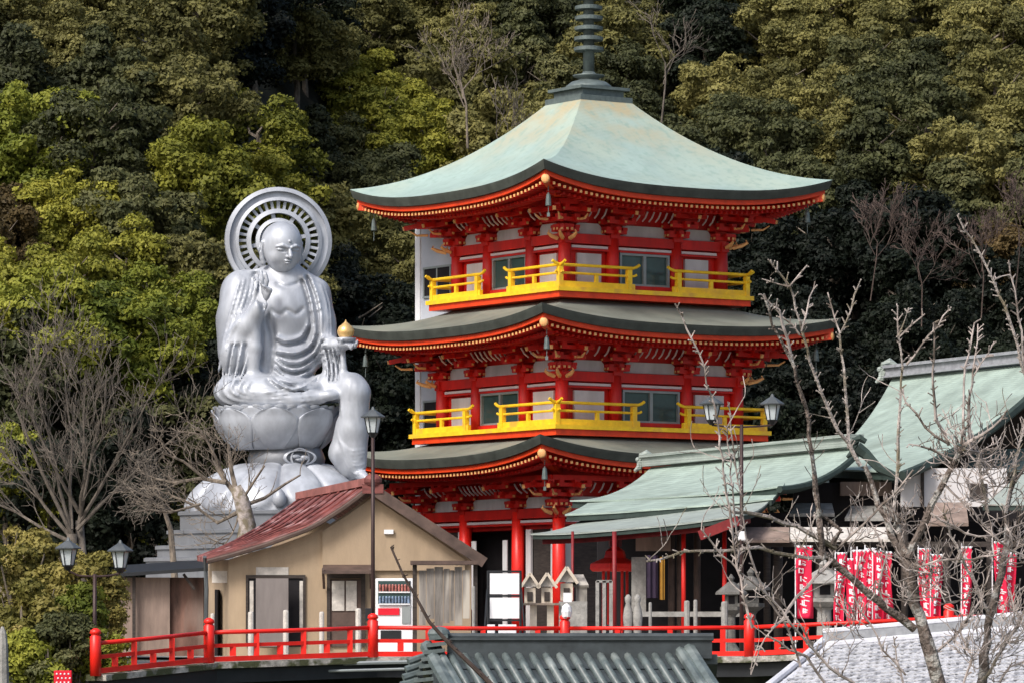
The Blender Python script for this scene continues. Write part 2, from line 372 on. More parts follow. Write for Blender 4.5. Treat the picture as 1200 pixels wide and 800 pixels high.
mb = MB()
xs = [-900, -400, -200, -120] + list(range(-80, 81, 4)) + [120, 200, 400, 900]
ys = [-300, -100, 0, 30, 60, 80, 95, 108, 111.49] 
mb.grid(lambda u, v: (xs[round(u * (len(xs) - 1))], ys[round(v * (len(ys) - 1))], ground_z(0, ys[round(v * (len(ys) - 1))])), len(xs) - 1, len(ys) - 1)
tag(mb.build('slope_ground', M['grass'], smooth=True), kind='structure')
mb = MB(); ys2 = [111.5, 120, 140, 160, 170]
mb.grid(lambda u, v: (xs[round(u * (len(xs) - 1))], ys2[round(v * 4)], 9.8), len(xs) - 1, 4)
tag(mb.build('terrace_ground', M['ground']), kind='structure')
mb = MB(); ys3 = list(range(170, 400, 4)) + [420, 500, 700, 1200]
mb.grid(lambda u, v: (xs[round(u * (len(xs) - 1))], ys3[round(v * (len(ys3) - 1))], ground_z(xs[round(u * (len(xs) - 1))], min(ys3[round(v * (len(ys3) - 1))], 420))), len(xs) - 1, len(ys3) - 1)
tag(mb.build('forest_hill', M['soil'], smooth=True), kind='structure')
mb = MB(); mb.bx(-80, 80, 111.3, 111.8, 5, 9.75)
single(mb, 'retaining_wall', M['darkstone'], 'dark mossy retaining wall below the red bridge railing', 'retaining wall', (0, 111.5, 5))
# ================================================================== pagoda
PC = (3.12, 184.0); PR = R(34)
pag = thing('pagoda', 'three-storey vermilion pagoda with pale green copper roofs and yellow balcony railings', 'pagoda', (PC[0], PC[1], CZ), PR)

class GoldOn:
    """adds its shapes to another builder with the second material"""
    def __init__(s, mb): s.mb = mb; s.M = None
    def __getattr__(s, nm):
        def f(*a, **k):
            o = s.mb.M; s.mb.M = s.M; s.mb.k = 1; getattr(s.mb, nm)(*a, **k); s.mb.k = 0; s.mb.M = o
        return f
def rotk(k): return Matrix.Rotation(math.pi / 2 * k, 4, 'Z')

LV = [  # storey: half body, floor z, roof inner m, inner z, outer m, mid z, lift, roof material
    dict(a=4.80, zf=3.45, m0=4.35, z0=8.50, A=7.60, z1=7.57, lift=0.68, bal=None),
    dict(a=4.35, zf=8.85, m0=4.00, z0=13.80, A=7.30, z1=12.74, lift=0.56, bal=(5.30, 8.62)),
    dict(a=3.90, zf=14.30, m0=1.15, z0=22.25, A=7.05, z1=18.14, lift=0.72, bal=(4.80, 14.05)),
]
def prof(lv, m):
    s = (m - lv['m0']) / (lv['A'] - lv['m0'])
    if lv is LV[2]: return lv['z0'] - (lv['z0'] - lv['z1']) * (1.55 * s - 0.55 * s * s)
    return lv['z0'] - (lv['z0'] - lv['z1']) * (1.35 * s - 0.35 * s * s)
def lift(lv, m, t):
    s = max(0, (m - lv['m0']) / (lv['A'] - lv['m0']))
    return lv['lift'] * (0.75 * abs(t) ** 3.2 + 0.25 * t * t) * s ** 2
def rz_(lv, m, t): return prof(lv, m) + lift(lv, m, t)

def roof_strip(mb, lv, secs, n=36):
    """closed band round the eave; secs = list of (inset from A, z below the eave line)"""
    for k in range(4):
        mb.M = rotk(k)
        def fn(u, v):
            j = round(v * (len(secs) - 1)); ins, dz = secs[j]; s = -1 + 2 * u; m = lv['A'] - ins
            return (s * m, -m, lv['z1'] + lift(lv, lv['A'], s) + dz)
        mb.grid(fn, n, len(secs) - 1)
    mb.M = Matrix.Identity(4)

for li, lv in enumerate(LV):
    a = lv['a']; zf = lv['zf']; A = lv['A']; top = li == 2
    # roof sheet
    mb = MB()
    for k in range(4):
        mb.M = rotk(k)
        mb.grid(lambda u, v: ((-1 + 2 * u) * (lv['m0'] + (A - lv['m0']) * v), -(lv['m0'] + (A - lv['m0']) * v),
                              rz_(lv, lv['m0'] + (A - lv['m0']) * v, -1 + 2 * u)), 40, 16)
    mb.M = Matrix.Identity(4)
    roof = mb.build('roof', M['coppertop'] if top else M['roofshade'], pag, smooth=True)
    mb = MB(); roof_strip(mb, lv, [(0, 0), (0.02, -0.10), (0.10, -0.36), (0.45, -0.40)])
    mb.build('eave_edge', M['bandgrey'], roof)
    mb = MB(); roof_strip(mb, lv, [(0.22, -0.36), (0.22, -0.56), (0.42, -0.58)])
    mb.build('fascia', M['orange'], roof)
    # soffit
    mb = MB()
    zs = zf + 3.45
    if li == 0: zs = lv['z1'] - 0.55
    for k in range(4):
        mb.M = rotk(k)
        def fn(u, v):
            s = -1 + 2 * u; m = (A - 0.42) + (a - (A - 0.42)) * v
            return (s * m, -m, (lv['z1'] + lift(lv, A, s) - 0.60) * (1 - v) + (zs + 0.05) * v)
        mb.grid(fn, 30, 6)
    mb.build('soffit', M['red'], roof)
    # rafters and their gilded ends
    mr_ = MB(); me_ = MB()
    n = int(2 * A / 0.262)
    for k in range(4):
        for i in range(n):
            x = -A + 0.45 + (2 * A - 0.9) * i / (n - 1); t = x / A
            ze = lv['z1'] + lift(lv, A, t) - 0.68
            m_out = A - 0.34; m_in = max(abs(x) + 0.05, A - 1.9)
            mr_.M = rotk(k); me_.M = rotk(k)
            if m_out - m_in > 0.15:
                zi = ze + (zs - 0.06 - (lv['z1'] - 0.68)) * (m_out - m_in) / (A - a)
                mr_.bar((x, -m_out, ze), (x, -m_in, zi), 0.11, 0.12)
            me_.box((x, -m_out - 0.02, ze), (0.105, 0.03, 0.105))
            if i < n - 1:
                m2 = A - 1.15
                if abs(x) < m2: mr_.box((x + 0.13, -m2, ze - 0.12), (0.10, 0.5, 0.10))
    tag(mr_.build('rafters', M['red'], roof), kind='stuff'); tag(me_.build('rafter_ends', M['gold'], roof), kind='stuff')
    # hip rafters with gilded caps and wind bells
    for k in range(4):
        mb = MB(); mb.M = rotk(k) @ Matrix.Rotation(-math.pi / 4, 4, 'Z')
        q = math.sqrt(2); ze = lv['z1'] + lv['lift'] - 0.72
        mb.bar((0, -(A - 0.28) * q, ze), (0, -a * q, zs - 0.1), 0.26, 0.30)
        hr = mb.build('hip_rafter', M['orange'], pag)
        mb = MB(); mb.M = rotk(k) @ Matrix.Rotation(-math.pi / 4, 4, 'Z')
        mb.ball((0, -(A - 0.26) * q, ze), (0.17, 0.08, 0.18)); mb.build('rafter_cap', M['gold'], hr)
        mb = MB(); mb.M = rotk(k) @ Matrix.Rotation(-math.pi / 4, 4, 'Z') @ Matrix.Translation((0, -(A - 0.72) * q, ze - 1.02))
        mb.lathe([(0.02, 0.55), (0.04, 0.5), (0.08, 0.46), (0.10, 0.3), (0.12, 0.04), (0.09, 0.02)], 10)
        mb.tube([(0, 0, 0.6), (0, 0, 0.95)], 0.02, 4); mb.tube([(0, 0, 0), (0, 0, -0.25)], 0.015, 4); mb.box((0, 0, -0.32), (0.11, 0.02, 0.15))
        mb.build('wind_bell', M['spire'], pag)
    # body core
    z_lo = 0.0 if li == 0 else zf - 0.3
    if li == 0:
        mb = MB(); mb.bx(-a + 1.2, a - 1.2, -a + 1.2, a - 1.2, -0.2, zf + 1.3); mb.build('inner_core', M['dark'], pag)
        mb = MB(); mb.bx(-a + 0.25, a - 0.25, -a + 0.25, a - 0.25, zf + 1.3, zs + 0.1); mb.build('wall', M['red'], pag)
        for k in range(4):                                   # side bays of the open ground floor
            for sx in (-1, 1):
                for q0_, q1_ in ((2.28, 2.62), (4.02, 4.50)):
                    mb = MB(); mb.M = rotk(k); mb.bx(sx * q0_, sx * q1_, -a + 0.16, -a + 0.26, 0, zf + 1.3)
                    mb.build('side_panel', M['plaster'], pag)
                mb = MB(); mb.M = rotk(k); mb.bx(sx * 2.62, sx * 4.02, -a + 0.30, -a + 0.38, 0, zf + 1.3); mb.build('inner_door', M['darkwood'], pag)
    else:
        mb = MB(); mb.bx(-a + 0.2, a - 0.2, -a + 0.2, a - 0.2, z_lo, zs + 0.1); mb.build('wall', M['red'], pag)
    cs = [-1, -0.40, 0.40, 1]
    for k in range(4):
        for j, c in enumerate(cs):
            if j == 3: continue                               # shared corner column
            mb = MB(); mb.M = rotk(k)
            x = c * (a - 0.05); mb.lathe([(0.25, z_lo - (0.0)), (0.27, (z_lo + zf) / 2 + 1), (0.25, zf + 2.0)], 14, (x, -a + 0.05, 0))
            mb.build('column', M['fence_red'] if li == 0 else M['red'], pag, smooth=True)
        mb = MB(); mb.M = rotk(k)
        mb.bx(-a - 0.22, a + 0.22, -a - 0.12, -a + 0.2, zf + 1.72, zf + 2.10)
        mb.bx(-a - 0.10, a + 0.10, -a - 0.05, -a + 0.2, zf + 1.46, zf + 1.54)
        if li: mb.bx(-a - 0.10, a + 0.10, -a - 0.08, -a + 0.2, zf, zf + 0.16)
        mb.build('beam', M['red'], pag)
        for x0, x1 in ((-a + 0.42, -0.4 * a - 0.33), (-0.4 * a + 0.33, 0.4 * a - 0.33), (0.4 * a + 0.33, a - 0.42)):
            mb = MB(); mb.M = rotk(k); mb.bx(x0 - 0.08, x1 + 0.08, -a - 0.03, -a + 0.15, zf + 1.555, zf + 1.655); mb.build('lintel_trim', M['trim'], pag)
            mb = MB(); mb.M = rotk(k)
            mb.poly_solid([Vector((x0 - 0.05, -a + 0.10, zf + 2.13)), Vector((x1 + 0.05, -a + 0.10, zf + 2.13)), Vector((x1 - 0.12, -a + 0.10, zf + 2.38)), Vector((x1 - 0.3, -a + 0.10, zf + 2.56)),
                           Vector((x0 + 0.3, -a + 0.10, zf + 2.56)), Vector((x0 + 0.12, -a + 0.10, zf + 2.38))], (0, 0.12, 0))
            mb.build('frieze_panel', M['plaster'], pag)
        # small curved white ribs above the centre bays
        mb = MB(); mb.M = rotk(k)
        for x0, x1 in ((-a + 0.9, -0.4 * a - 0.75), (-0.4 * a + 0.6, 0.4 * a - 0.6), (0.4 * a + 0.75, a - 0.9)):
            q = max(3, int((x1 - x0) / 0.26))
            for i in range(q):
                x = x0 + (x1 - x0) * i / (q - 1)
                mb.tube([(x, -a - 0.30, zf + 2.72), (x, -a - 0.50, zf + 2.85), (x, -a - 0.66, zf + 3.08)], 0.035, 4)
        tag(mb.build('cove_ribs', M['trim'], pag), kind='stuff')
        if li:
            for sx in (-1, 1):
                mb = MB(); mb.M = rotk(k); mb.bx(sx * 0.40 * a + sx * 0.50, sx * (a - 0.68), -a + 0.08, -a + 0.2, zf + 0.17, zf + 1.36)
                mb.build('side_panel', M['plaster'], pag)
            x0, x1 = -0.4 * a + 0.34, 0.4 * a - 0.34
            mb = MB(); mb.M = rotk(k)
            for (p, q) in ((x0, x0 + 0.10), (x1 - 0.10, x1), (-0.07, 0.07)):
                mb.bx(p, q, -a - 0.02, -a + 0.2, zf + 0.17, zf + 1.44)
            mb.bx(x0, x1, -a - 0.025, -a + 0.2, zf + 0.16, zf + 0.24); mb.bx(x0, x1, -a - 0.025, -a + 0.2, zf + 1.36, zf + 1.45)
            fr = mb.build('window', M['alu'], pag)
            for (p, q) in ((x0 + 0.10, -0.07), (0.07, x1 - 0.10)):
                mb = MB(); mb.M = rotk(k); mb.bx(p, q, -a + 0.09, -a + 0.19, zf + 0.24, zf + 1.36); mb.build('pane', M['glass'], fr)
    if li == 0:                                                # hanging white paper strips and doors
        for k in (0, 3):
            for x in (-1.2, 1.05):
                mb = MB(); mb.M = rotk(k); mb.bx(x - 0.16, x + 0.16, -a - 0.02, -a + 0.02, 0.9 if x > 0 else 1.6, zf + 0.9)
                mb.build('hanging_sheet', M['plaster'], pag)
            mb = MB(); mb.M = rotk(k)
            for x in (-1.75, 1.75): mb.bx(x - 0.07, x + 0.07, -a, -a + 0.14, 0, zf + 1.46)
            mb.build('door_frame', M['alu'], pag)
    # bracket clusters
    zb = zf + 1.98
    for k in range(4):
        for j, c in enumerate(cs):
            if j == 3: continue
            corner = j == 0
            red = MB(); gd = GoldOn(red)
            base = rotk(k) @ Matrix.Translation((c * (a - 0.05), -a + 0.05, zb))
            dirs = [Matrix.Identity(4)]
            if corner: dirs = [Matrix.Rotation(-math.pi / 4, 4, 'Z'), Matrix.Identity(4), Matrix.Rotation(-math.pi / 2, 4, 'Z')]
            for di, dm in enumerate(dirs):
                red.M = base @ dm; gd.M = base @ dm
                f = 1.35 if (corner and di == 0) else 1.0
                for i in range(3):
                    o = (0.22 + 0.42 * i) * f; z = 0.12 + 0.36 * i
                    if di == 0: red.box((0, 0, z - 0.02), (0.46, 0.46, 0.18))
                    red.box((0, -o / 2 - 0.1, z + 0.14), (0.17, o + 0.35, 0.17))
                    red.box((0, -o - 0.12, z + 0.27), (0.24, 0.24, 0.13))
                    gd.box((0, -o - 0.29, z + 0.14), (0.09, 0.03, 0.09))
                    if not (corner and di == 0):
                        hl = 0.50 + 0.13 * i
                        for oo in ((0.0, o) if i < 2 else (o,)):
                            red.box((0, -oo, z + 0.145), (2 * hl, 0.15, 0.15))
                            for sx in (-1, 0, 1): red.box((sx * (hl - 0.1), -oo, z + 0.27), (0.22, 0.22, 0.12))
                            for sx in (-1, 1): gd.box((sx * (hl + 0.012), -oo, z + 0.145), (0.03, 0.10, 0.09))
                # tail rafter
                red.bar((0, -0.2, 1.30), (0, -1.65 * f, 0.92), 0.15, 0.18)
                gd.bar((0, -1.65 * f, 0.92), (0, -1.70 * f, 0.905), 0.13, 0.15)
                if corner: # carved curling noses in gold
                    gd.tube([(0, -0.35 * f, -0.10), (0, -0.62 * f, -0.02), (0, -0.80 * f, 0.10), (0, -0.74 * f, 0.20)], [0.09, 0.085, 0.06, 0.03], 5)
                    gd.tube([(0.12, -0.9 * f, 0.62), (0.1, -1.25 * f, 0.62), (0.1, -1.45 * f, 0.78)], [0.06, 0.05, 0.03], 5)
            red.build('bracket', [M['red'], M['gold']], pag)
    # continuous outer purlin
    for k in range(4):
        mb = MB(); mb.M = rotk(k); q = a + 1.02
        mb.box((0, -q, zb + 1.26), (2 * q, 0.17, 0.2)); mb.build('purlin', M['red'], pag)
    # balcony
    if lv['bal']:
        b, z0 = lv['bal']
        mb = MB(); mb.bx(-b + 0.1, b - 0.1, -b + 0.1, b - 0.1, z0 - 0.24, z0 - 0.005); mb.build('balcony_beam', M['orange'], pag)
        mb = MB(); mb.bx(-b, b, -b, b, z0, z0 + 0.17); mb.build('balcony_floor', M['yellow'], pag)
        for k in range(4):
            for (s0, s1) in ((0, 0.38), (0.61, 1.0)):
                x0 = -b + 0.22 + (2 * b - 0.44) * s0; x1 = -b + 0.22 + (2 * b - 0.44) * s1; y = -b + 0.22
                mb = MB(); mb.M = rotk(k)
                e0 = 0.0 if s0 > 0 else 0.0; zz = z0 + 0.17
                xa = x0 - 0.10; xb = x1 + 0.10
                mb.bx(max(xa, -b + 0.32) if s0 == 0 else xa, min(xb, b - 0.32) if s1 == 1 else xb, y - 0.07, y + 0.07, zz, zz + 0.23)
                for zt, rr, ex in ((zz + 0.55, 0.05, 0.22), (zz + 0.87, 0.062, 0.36)):
                    mb.tube([(x0 - ex, y, zt + (0.14 if rr > 0.055 else 0.06)), (x0 - ex * 0.6, y, zt + (0.05 if rr > 0.055 else 0.02)), (x0 - ex * 0.1, y, zt), (x1 + ex * 0.1, y, zt),
                             (x1 + ex * 0.6, y, zt + (0.05 if rr > 0.055 else 0.02)), (x1 + ex, y, zt + (0.14 if rr > 0.055 else 0.06))], rr, 7)
                rl = mb.build('railing', M['yellow'], pag)
                for x in (x0 + (0.16 if s0 > 0 else 0.0), x1 - (0.16 if s1 < 1 else 0.0)):
                    if s1 == 1 and x == x1: continue
                    mb = MB(); mb.M = rotk(k); mb.bx(x - 0.10, x + 0.10, y - 0.10, y + 0.10, zz + 0.002, zz + 0.80); mb.build('post', M['yellow'], rl)
                mb = MB(); mb.M = rotk(k); xm = (x0 + x1) / 2
                mb.bx(xm - 0.075, xm + 0.075, y - 0.06, y + 0.06, zz + 0.232, zz + 0.51); mb.build('strut', M['yellow'], rl)

# spire
mb = MB()
mb.bx(-1.28, 1.28, -1.28, 1.28, 22.12, 22.34); mb.bx(-1.02, 1.02, -1.02, 1.02, 22.342, 22.62); mb.bx(-1.2, 1.2, -1.2, 1.2, 22.622, 22.74)
sp = mb.build('spire_base', M['spire'], pag)
mb = MB(); mb.lathe([(0.98, 22.742), (0.93, 22.86), (0.72, 23.02), (0.45, 23.1), (0.40, 23.16), (0.62, 23.24), (0.66, 23.30), (0.30, 23.36), (0.2, 23.5)], 24); mb.build('inverted_bowl', M['spire'], sp, smooth=True)
mb = MB(); mb.lathe([(0.24, 23.4), (0.20, 28.5), (0.10, 31)], 14); pole = mb.build('spire_pole', M['spire'], pag, smooth=True)
for i in range(9):
    z = 24.28 + 0.42 * i; rr = 0.60 - 0.012 * i
    mb = MB(); mb.lathe([(rr - 0.16, z), (rr, z + 0.015), (rr + 0.01, z + 0.15), (rr - 0.14, z + 0.19), (0.2, z + 0.1), (0.2, z + 0.04)], 24)
    mb.build('spire_ring', M['spire'], pole, smooth=False)
mb = MB(); mb.lathe([(0.05, 28.3), (0.3, 28.8), (0.34, 29.2), (0.05, 29.9)], 10); mb.lathe([(0.02, 29.95), (0.16, 30.2), (0.02, 30.6)], 10); mb.build('flame_finial', M['spire'], pole)

# stair tower behind the pagoda, same orientation
tw = thing('stair_tower', 'plain pale blue-grey concrete tower attached behind the left side of the red pagoda', 'tower', (PC[0], PC[1], CZ), PR)
mb = MB(); mb.bx(-3.6, 0.5, 4.4, 7.3, -0.2, 17.55); tww = mb.build('wall', M['towerwall'], tw)
mb = MB(); mb.bx(-3.66, -3.3, 7.0, 7.36, -0.2, 17.56); mb.build('corner_pilaster', M['white'], tw)
for z in (14.5, 9.0, 3.7):
    mb = MB(); mb.bx(-3.68, -3.55, 4.65, 6.75, z, z + 0.09); mb.bx(-3.68, -3.55, 4.65, 6.75, z + 1.2, z + 1.29)
    for y in (4.65, 5.66, 6.66): mb.bx(-3.67, -3.55, y, y + 0.09, z, z + 1.25)
    f = mb.build('window', M['alu'], tw)
    mb = MB(); mb.bx(-3.64, -3.56, 4.74, 6.66, z + 0.09, z + 1.2); mb.build('pane', M['dark'], f)
# ================================================================== seated statue (signed distance field, one continuous surface)
SY = 165.0; SS = F / SY; SX0 = (325 - 600) / SS
stat = thing('jizo_statue', 'giant silver-grey seated monk statue with halo ring and raised right hand on a lotus throne', 'statue', (SX0, SY, CZ))
def Lp(px, py, d=0.0): return np.array([(px - 325) / SS, d, (760 - py) / SS])

def surface_nets(D, org, h):
    s = D < 0; nx, ny, nz = D.shape
    cnt = np.zeros((nx - 1, ny - 1, nz - 1), np.float32); pos = np.zeros((nx - 1, ny - 1, nz - 1, 3), np.float32)
    cs = {}
    for i in (0, 1):
        for j in (0, 1):
            for k in (0, 1): cs[(i, j, k)] = D[i:nx - 1 + i, j:ny - 1 + j, k:nz - 1 + k]
    keys = list(cs)
    for a in range(8):
        for b in range(a + 1, 8):
            ka, kb = keys[a], keys[b]
            if sum(abs(ka[q] - kb[q]) for q in range(3)) != 1: continue
            da, db = cs[ka], cs[kb]; x = (da < 0) != (db < 0)
            t = np.where(x, da / np.where(x, da - db, 1), 0)
            cnt += x
            for q in range(3): pos[..., q] += np.where(x, ka[q] + t * (kb[q] - ka[q]), 0)
    act = cnt > 0; idx = -np.ones(act.shape, int); idx[act] = np.arange(act.sum())
    I = np.argwhere(act); V = (I + pos[act] / cnt[act][:, None]) * h + org
    faces = []
    for ax in range(3):
        sl0 = [slice(1, -1)] * 3; sl1 = [slice(1, -1)] * 3
        sl0[ax] = slice(0, -1); sl1[ax] = slice(1, None)
        a = s[tuple(sl0)]; b = s[tuple(sl1)]
        ed = np.argwhere(a != b); val = a[tuple(ed.T)]
        off = np.array([1, 1, 1]); off[ax] = 0; c = ed + off
        u = (ax + 1) % 3; v_ = (ax + 2) % 3
        def cell(du, dv):
            q = c.copy(); q[:, u] -= du; q[:, v_] -= dv; return idx[tuple(q.T)]
        Q = np.stack([cell(1, 1), cell(0, 1), cell(0, 0), cell(1, 0)], 1)
        Q[~val] = Q[~val][:, ::-1]
        faces.append(Q)
    Q = np.concatenate(faces); return V, Q[(Q >= 0).all(1)]

class SDF:
    def __init__(s, lo, hi, h):
        s.lo = np.array(lo, float); s.h = h
        ax = [np.arange(lo[q], hi[q] + h, h).astype(np.float32) for q in range(3)]
        s.X, s.Y, s.Z = np.meshgrid(*ax, indexing='ij'); s.D = np.full(s.X.shape, 9.0, np.float32); s.ax = ax
    def smin(s, d, k):
        if k <= 0: s.D = np.minimum(s.D, d); return
        hh = np.clip(0.5 + 0.5 * (d - s.D) / k, 0, 1); s.D = d * (1 - hh) + s.D * hh - k * hh * (1 - hh)
        # note: mix() order chosen so the nearer surface wins
    def add(s, d, k=0.1):
        hh = np.clip(0.5 + 0.5 * (s.D - d) / max(k, 1e-6), 0, 1)
        s.D = (s.D * (1 - hh) + d * hh - k * hh * (1 - hh)).astype(np.float32)
    def cut(s, d, k=0.05):
        hh = np.clip(0.5 - 0.5 * (s.D + d) / max(k, 1e-6), 0, 1)
        s.D = (s.D * (1 - hh) - d * hh + k * hh * (1 - hh)).astype(np.float32)
    def ell(s, c, r, Rm=None):
        p = np.stack([s.X - c[0], s.Y - c[1], s.Z - c[2]])
        if Rm is not None: p = np.tensordot(Rm.T, p, 1)
        r = np.array(r, float)[:, None, None, None]
        k0 = np.sqrt(((p / r) ** 2).sum(0)); k1 = np.sqrt(((p / r ** 2) ** 2).sum(0)) + 1e-6
        return k0 * (k0 - 1) / k1
    def cap(s, a, b, ra, rb, sq=None):
        a = np.array(a, float); b = np.array(b, float); ba = b - a
        px, py, pz = s.X - a[0], s.Y - a[1], s.Z - a[2]
        t = np.clip((px * ba[0] + py * ba[1] + pz * ba[2]) / (ba @ ba), 0, 1)
        qx, qy, qz = px - t * ba[0], py - t * ba[1], pz - t * ba[2]
        if sq is not None: qx, qy, qz = qx / sq[0], qy / sq[1], qz / sq[2]
        return np.sqrt(qx ** 2 + qy ** 2 + qz ** 2) - (ra + t * (rb - ra))
    def chain(s, pts, rs, k=0.1, k2=0.05, sq=None):
        d = None
        for i in range(len(pts) - 1):
            e = s.cap(pts[i], pts[i + 1], rs[i], rs[i + 1], sq)
            if d is None: d = e
            else:
                hh = np.clip(0.5 + 0.5 * (d - e) / k2, 0, 1); d = d * (1 - hh) + e * hh - k2 * hh * (1 - hh)
        s.add(d, k)
    def mesh(s): return surface_nets(s.D, s.lo, s.h)

def mesh_np(name, V, Q, mat_, parent, smooth=True):
    me = bpy.data.meshes.new(name); me.from_pydata(V.tolist(), [], Q.tolist()); me.materials.append(mat_)
    if smooth: me.polygons.foreach_set('use_smooth', [True] * len(me.polygons))
    me.update(); o = bpy.data.objects.new(name, me); sc.collection.objects.link(o); o.parent = parent; return o

S = SDF((-2.9, -2.6, 5.6), (3.7, 1.5, 15.9), 0.055)
# torso, shoulders, belly
S.add(S.ell(Lp(324, 415, 0.0), (1.50, 1.05, 2.1)), 0.1)
S.add(S.ell(Lp(325, 356, 0.05), (1.52, 0.95, 1.15)), 0.5)
S.add(S.ell(Lp(336, 372, -0.45), (0.85, 0.58, 1.05)), 0.4)           # bare chest
S.add(S.ell(Lp(342, 425, -0.55), (0.95, 0.65, 0.7)), 0.3)            # belly folds
S.add(S.cap(Lp(333, 325, -0.05), Lp(333, 305, -0.1), 0.50, 0.46), 0.2)  # neck
# viewer-left arm with long hanging sleeve
S.chain([Lp(283, 337, 0.1), Lp(275, 375, -0.15), Lp(276, 412, -0.55)], [0.62, 0.60, 0.56], 0.35, 0.2)
S.chain([Lp(276, 410, -0.6), Lp(293, 385, -1.15), Lp(308, 362, -1.55)], [0.52, 0.42, 0.27], 0.2, 0.15)
S.add(S.ell(Lp(284, 420, -0.85), (0.78, 0.62, 0.9)), 0.25)
S.chain([Lp(300, 372, -1.35), Lp(301, 410, -1.25), Lp(299, 441, -1.15)], [0.20, 0.27, 0.27], 0.1, 0.1)
S.chain([Lp(285, 390, -1.05), Lp(283, 430, -1.0), Lp(280, 450, -0.9)], [0.30, 0.36, 0.3], 0.2, 0.1)
S.add(S.cap(Lp(312, 326, 0.0), Lp(276, 342, 0.1), 0.42, 0.50), 0.35); S.add(S.cap(Lp(350, 326, 0.0), Lp(369, 344, 0.1), 0.40, 0.46), 0.35)
S.add(S.ell(Lp(280, 386, -0.25), (0.74, 0.72, 2.05)), 0.25); S.add(S.ell(Lp(373, 382, -0.20), (0.46, 0.62, 1.5)), 0.25); S.cut(S.cap(Lp(308.5, 372, -1.12), Lp(307, 436, -1.15), 0.17, 0.15), 0.05)
# raised hand
S.add(S.ell(Lp(311, 349, -1.68), (0.25, 0.14, 0.33)), 0.06)
S.chain([Lp(314, 343, -1.68), Lp(316, 334, -1.74), Lp(314, 324, -1.72)], [0.085, 0.08, 0.06], 0.03, 0.02)
S.chain([Lp(310, 342, -1.70), Lp(310, 333, -1.74), Lp(309, 322, -1.70)], [0.09, 0.08, 0.06], 0.03, 0.02)
S.chain([Lp(306, 343, -1.72), Lp(304, 335, -1.86), Lp(309, 337, -1.98)], [0.085, 0.08, 0.06], 0.03, 0.02)
S.chain([Lp(304, 346, -1.70), Lp(301, 338, -1.74), Lp(302, 331, -1.72)], [0.075, 0.065, 0.05], 0.03, 0.02)
S.chain([Lp(316, 352, -1.72), Lp(320, 345, -1.86), Lp(312, 340, -1.98)], [0.10, 0.085, 0.06], 0.04, 0.02)
# viewer-right arm, open palm
S.chain([Lp(368, 345, 0.1), Lp(376, 378, -0.1), Lp(382, 408, -0.45)], [0.55, 0.50, 0.46], 0.35, 0.2)
S.chain([Lp(383, 408, -0.5), Lp(394, 408, -1.0), Lp(402, 408, -1.35)], [0.40, 0.30, 0.22], 0.2, 0.15)
S.add(S.ell(Lp(408, 408, -1.55), (0.36, 0.34, 0.14)), 0.08)
for i, (dx, dz) in enumerate(((416, 404), (419, 407), (418, 410), (414, 412))):
    S.chain([Lp(411, 408, -1.50 - 0.09 * i), Lp(dx, dz, -1.55 - 0.12 * i), Lp(dx + 2, dz - 4, -1.62 - 0.12 * i)], [0.08, 0.07, 0.055], 0.03, 0.02)
S.chain([Lp(402, 406, -1.75), Lp(403, 402, -1.90), Lp(407, 400, -1.85)], [0.09, 0.07, 0.05], 0.03, 0.02)
S.chain([Lp(388, 410, -0.75), Lp(391, 432, -0.8), Lp(392, 452, -0.85)], [0.34, 0.34, 0.26], 0.2, 0.12)   # hanging sleeve
S.chain([Lp(403, 413, -1.2), Lp(404, 432, -1.25), Lp(402, 446, -1.3)], [0.10, 0.12, 0.08], 0.06, 0.05)
# crossed leg and lap
S.add(S.ell(Lp(320, 460, -0.75), (2.05, 1.30, 0.64)), 0.3)
S.add(S.ell(Lp(281, 461, -0.95), (0.86, 1.0, 0.64)), 0.25)
S.chain([Lp(300, 470, -1.55), Lp(345, 473, -1.75), Lp(378, 468, -1.65)], [0.42, 0.36, 0.25], 0.2, 0.15)
S.add(S.ell(Lp(387, 466, -1.70), (0.38, 0.25, 0.20)), 0.08)            # sole
# hanging leg
S.chain([Lp(382, 456, -0.75), Lp(414, 456, -1.3), Lp(419, 462, -1.4)], [0.55, 0.50, 0.50], 0.25, 0.2)
S.chain([Lp(417, 464, -1.35), Lp(416, 505, -1.3), Lp(417, 545, -1.25)], [0.56, 0.54, 0.44], 0.15, 0.15)
S.chain([Lp(406, 500, -1.2), Lp(402, 532, -1.15), Lp(411, 554, -1.15)], [0.34, 0.46, 0.34], 0.2, 0.15)
S.chain([Lp(421, 556, -1.3), Lp(428, 560, -1.75), Lp(431, 562, -2.0)], [0.20, 0.17, 0.13], 0.08, 0.06)   # foot
